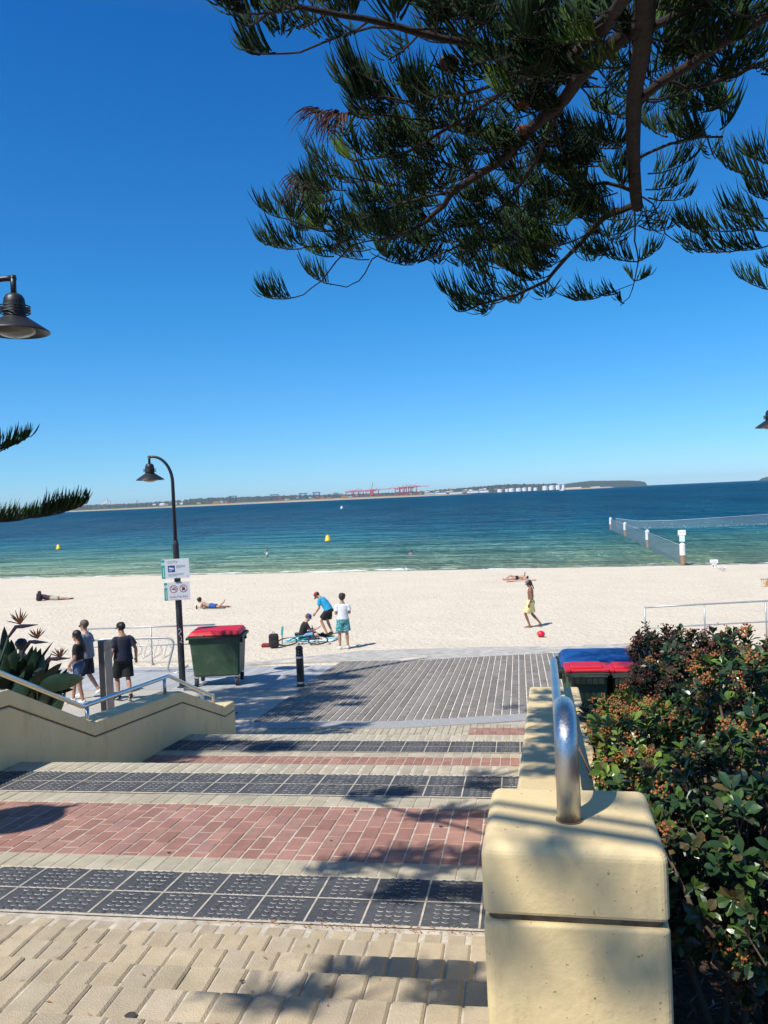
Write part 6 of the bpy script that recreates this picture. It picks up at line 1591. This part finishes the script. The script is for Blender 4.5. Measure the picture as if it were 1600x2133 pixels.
for i in range(64):
    bx_ = random.uniform(-40, 100); tx = bx_+random.uniform(-10, 60); ty = 1340+max(0, bx_-10)*.55+random.uniform(6, 75); lv.append((bx_, ty+random.uniform(60, 105), tx, ty, random.uniform(.05, .09)))
mb = MB(); stalks = MB()
for k, (x0, y0, x1, y1, w) in enumerate(lv):
    z = 9.3+random.uniform(-.35, .6); a = P(x0, y0, z); b = P(x1, y1, z+random.uniform(-.2, .2)); l = MB(); blade(l, a, b, w*1.15, random.uniform(-.7, .7)); 
    root_ = V((bp_.x+random.uniform(-.7, .4), bp_.y+random.uniform(-.5, .5), CZ-3.1)); l.tube([root_, root_.lerp(a, .6)-V((0, 0, .04)), a], [.014, .011, .007], 5)
    l.build('leaf', M_leafd, strel, smooth=True)
for (x0, y0, x1, y1, cx, cy, ph, sx0, sy0) in ((33, 1306, 80, 1301, 42, 1300, 34, 17, 1328), (62, 1337, 101, 1338, 78, 1330, 28, 50, 1356), (104, 1373, 148, 1371, 126, 1369, 24, 92, 1392)):
    z = 9.2; f_ = MB(); a, b = P(x0, y0, z), P(x1, y1, z); f_.tube([P(sx0, sy0, z), a, a.lerp(b, .3), a.lerp(b, .65), b], [.014, .022, (.024), .014, .002], 8); br_ = f_.build('flower', M_bract, strel, smooth=True)
    f_ = MB(); f_.tube([P(sx0-25, sy0+80, z+.1), P(sx0, sy0, z)], .014, 6); f_.build('flower_stem', M_stalk, strel, smooth=True)
    c = P(cx, cy, z)
    for k in range(9):
        an_ = lerp(-1.25, .75, k/8)+random.uniform(-.1, .1); l = ph*random.uniform(.7, 1.05)/F*z; e = c+V((math.sin(an_)*l, random.uniform(-.03, .03), math.cos(an_)*l))
        p_ = MB(); p_.tube([c, c.lerp(e, .35), c.lerp(e, .7), e], [.006, .011 if 2 < k < 7 else .006, .007, .001], 5); p_.build('petal', M_pet if 1 < k < 8 else M_bract, br_, smooth=True)

# ------------------------------------------------------------------ glossy shrubs with orange berries
def leafm():
    t = NT('glossy_leaf'); r = t.n('VertexColor', layer_name='tint'); t.l(r.outputs[0], t.b.inputs['Base Color'])
    t.b.inputs['Roughness'].default_value = .30; t.b.inputs['Specular IOR Level'].default_value = .5
    t.b.inputs['Transmission Weight'].default_value = 0; return t.m
M_leaf = leafm(); M_berry = mat('orange_berry', (.33, .115, .032), .6, var=.35, nscale=30); M_twig = mat('shrub_twig', (.12, .085, .06), .85); M_bud = mat('dark_red_seed', (.13, .04, .025), .7, var=.4, nscale=30)
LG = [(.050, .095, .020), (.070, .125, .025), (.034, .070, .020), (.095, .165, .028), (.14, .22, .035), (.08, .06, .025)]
def leaf(mb, p, d, s_, L, W_, pal):
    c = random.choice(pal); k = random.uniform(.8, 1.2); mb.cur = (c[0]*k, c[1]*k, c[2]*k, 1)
    nn = s_.cross(d).normalized(); pr = [(0, .0), (.22, .38), (.55, .95), (.80, .85), (1., .05)]; vs = []
    for t_, w in pr:
        q = p+d*(L*t_)-nn*(L*.16*t_*t_); vs += [q-s_*(W_*w)+nn*(W_*w*.35), q, q+s_*(W_*w)+nn*(W_*w*.35)]
    mb.add(vs, [(3*i+k, 3*i+k+1, 3*i+k+4, 3*i+k+3) for i in range(4) for k in (0, 1)])
def shrub(c, rad, n, label, Ls=.055, berry=.3, pal=LG, red=.0, seed=1, floor=None):
    random.seed(seed); t = thing('berry_shrub', (c.x, c.y, CZ-garden_h(c.y)), label, 'shrub'); lm_ = MB(); lm_.cur = (0, 0, 0, 1); tw = MB(); be = MB(); bu = MB()
    for i in range(n):
        u = V((random.gauss(0, 1), random.gauss(0, 1), random.gauss(.15, 1))).normalized()
        rr = random.uniform(.82, 1.10) if random.random() < .68 else random.uniform(.45, .85)
        lump = 1+.10*math.sin(u.x*5+seed)+.08*math.sin(u.y*7+u.z*6+seed*2)
        p = c+V((u.x*rad[0], u.y*rad[1], u.z*rad[2]))*(rr*lump)
        g = CZ-garden_h(p.y)+.05
        if p.z < g or p.x < .20+.0325*p.y: continue
        ax_ = (u*.9+V((random.gauss(0, .35), random.gauss(0, .35), .55+random.gauss(0, .25)))).normalized(); a1, a2 = lm_.frame(ax_)
        nl = random.randint(6, 9); ph = random.random()*6.28; L = Ls*random.uniform(.75, 1.2)
        for k in range(nl):
            an_ = ph+2.4*k; o = (a1*math.cos(an_)+a2*math.sin(an_)); el_ = .35+.9*(k/nl)
            d = (o*math.cos(el_*.9)+ax_*math.sin(el_*.9)).normalized(); s_ = d.cross(ax_).normalized()
            leaf(lm_, p-ax_*(.03*(1-k/nl)), d, s_, L*random.uniform(.8, 1.1), L*.27, pal)
        tw.tube([p-ax_*.10-u*.03, p], [.003, .002], 3)
        if random.random() < berry:
            isr = random.random() < red
            tgt = bu if isr else be
            for k in range(random.randint(16, 30)):
                q = p+ax_*random.uniform(.01, .05)+a1*random.gauss(0, .016)+a2*random.gauss(0, .016); r_ = random.uniform(.0035, .0065)
                tgt.add([q+V((r_, 0, 0)), q-V((r_, 0, 0)), q+V((0, r_, 0)), q-V((0, r_, 0)), q+V((0, 0, r_*1.3)), q-V((0, 0, r_*1.3))], [(0, 2, 4), (2, 1, 4), (1, 3, 4), (3, 0, 4), (2, 0, 5), (1, 2, 5), (3, 1, 5), (0, 3, 5)])
    st = MB()
    for i in range(16):
        b0_ = V((c.x+random.uniform(-.3, .3)*rad[0], c.y+random.uniform(-.3, .3)*rad[1], CZ-garden_h(c.y))); e = c+V((random.uniform(-.8, .8)*rad[0], random.uniform(-.8, .8)*rad[1], random.uniform(-.3, .7)*rad[2]))
        st.tube([b0_, b0_.lerp(e, .5)+V((random.uniform(-.06, .06), random.uniform(-.06, .06), 0)), e], [.014, .010, .005], 6)
    st.build('stems', M_twig, t, smooth=True); tag(tw.build('twigs', M_twig, t), kind='stuff'); lm_.build('leaves', M_leaf, t)
    if be.v: be.build('berries', M_berry, t)
    if bu.v: bu.build('seed_heads', M_bud, t)
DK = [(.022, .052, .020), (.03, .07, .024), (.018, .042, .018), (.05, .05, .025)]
shrub(P(1560, 1780, 2.75), (.48, .46, .34), 700, 'leafy berry shrub right beside the near pillar, big glossy leaves at lower right', .052, .16, LG[:3]+LG[5:]+DK, seed=1)
shrub(P(1350, 1630, 4.0), (.50, .60, .34), 1050, 'sunlit low berry shrub behind the pillar with yellow green leaves', .054, .32, LG+LG[3:5], seed=2)
shrub(P(1640, 1560, 3.5), (.46, .52, .44), 900, 'berry shrub at the right edge with thick orange clusters, taller than its neighbour', .054, .36, LG[:4]+DK, seed=3)
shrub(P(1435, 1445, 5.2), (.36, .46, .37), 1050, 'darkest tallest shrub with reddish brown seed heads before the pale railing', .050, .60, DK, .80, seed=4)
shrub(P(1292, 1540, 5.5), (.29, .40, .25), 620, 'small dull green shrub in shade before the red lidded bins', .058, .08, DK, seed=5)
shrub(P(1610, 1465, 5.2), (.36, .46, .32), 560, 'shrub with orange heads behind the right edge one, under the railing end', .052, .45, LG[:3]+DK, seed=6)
# leaf litter under the shrubs
mb = MB(); mb.cur = (0, 0, 0, 1); random.seed(31)
LIT = [(.20, .085, .035), (.28, .13, .06), (.13, .055, .03), (.34, .19, .11), (.09, .05, .03)]
for i in range(2600):
    x, y = random.uniform(.45, 2.6), random.uniform(.9, 4.2); z = CZ-garden_h(y)+random.uniform(0, .03)
    c = random.choice(LIT); mb.cur = (*c, 1); a = random.random()*6.28; l = random.uniform(.015, .05); w = random.uniform(.002, .006)*(3 if random.random() < .12 else 1)
    d = V((math.cos(a), math.sin(a), random.uniform(-.3, .3))); q = V((-d.y, d.x, random.uniform(-.3, .3))); p = V((x, y, z))
    mb.add([p-d*l, p+q*w+V((0, 0, .004)), p+d*l, p-q*w], [(0, 1, 2, 3)])
tag(mb.build('leaf_litter', M_leaf), kind='stuff')


# ------------------------------------------------------------------ summer air over the bay
mb = MB(); mb.box((0, 5900, 51), (24000, 12200, 118))
hz_ = mb.build('haze', bpy.data.materials.new('haze_air')); hz_['kind'] = 'stuff'
hm = hz_.data.materials[0]; hm.use_nodes = True; hn = hm.node_tree; hn.nodes.remove(hn.nodes['Principled BSDF'])
pv = hn.nodes.new('ShaderNodeVolumePrincipled'); pv.inputs['Color'].default_value = (.62, .80, 1, 1); pv.inputs['Density'].default_value = .000032; pv.inputs['Anisotropy'].default_value = .2
hn.links.new(pv.outputs[0], hn.nodes['Material Output'].inputs['Volume'])
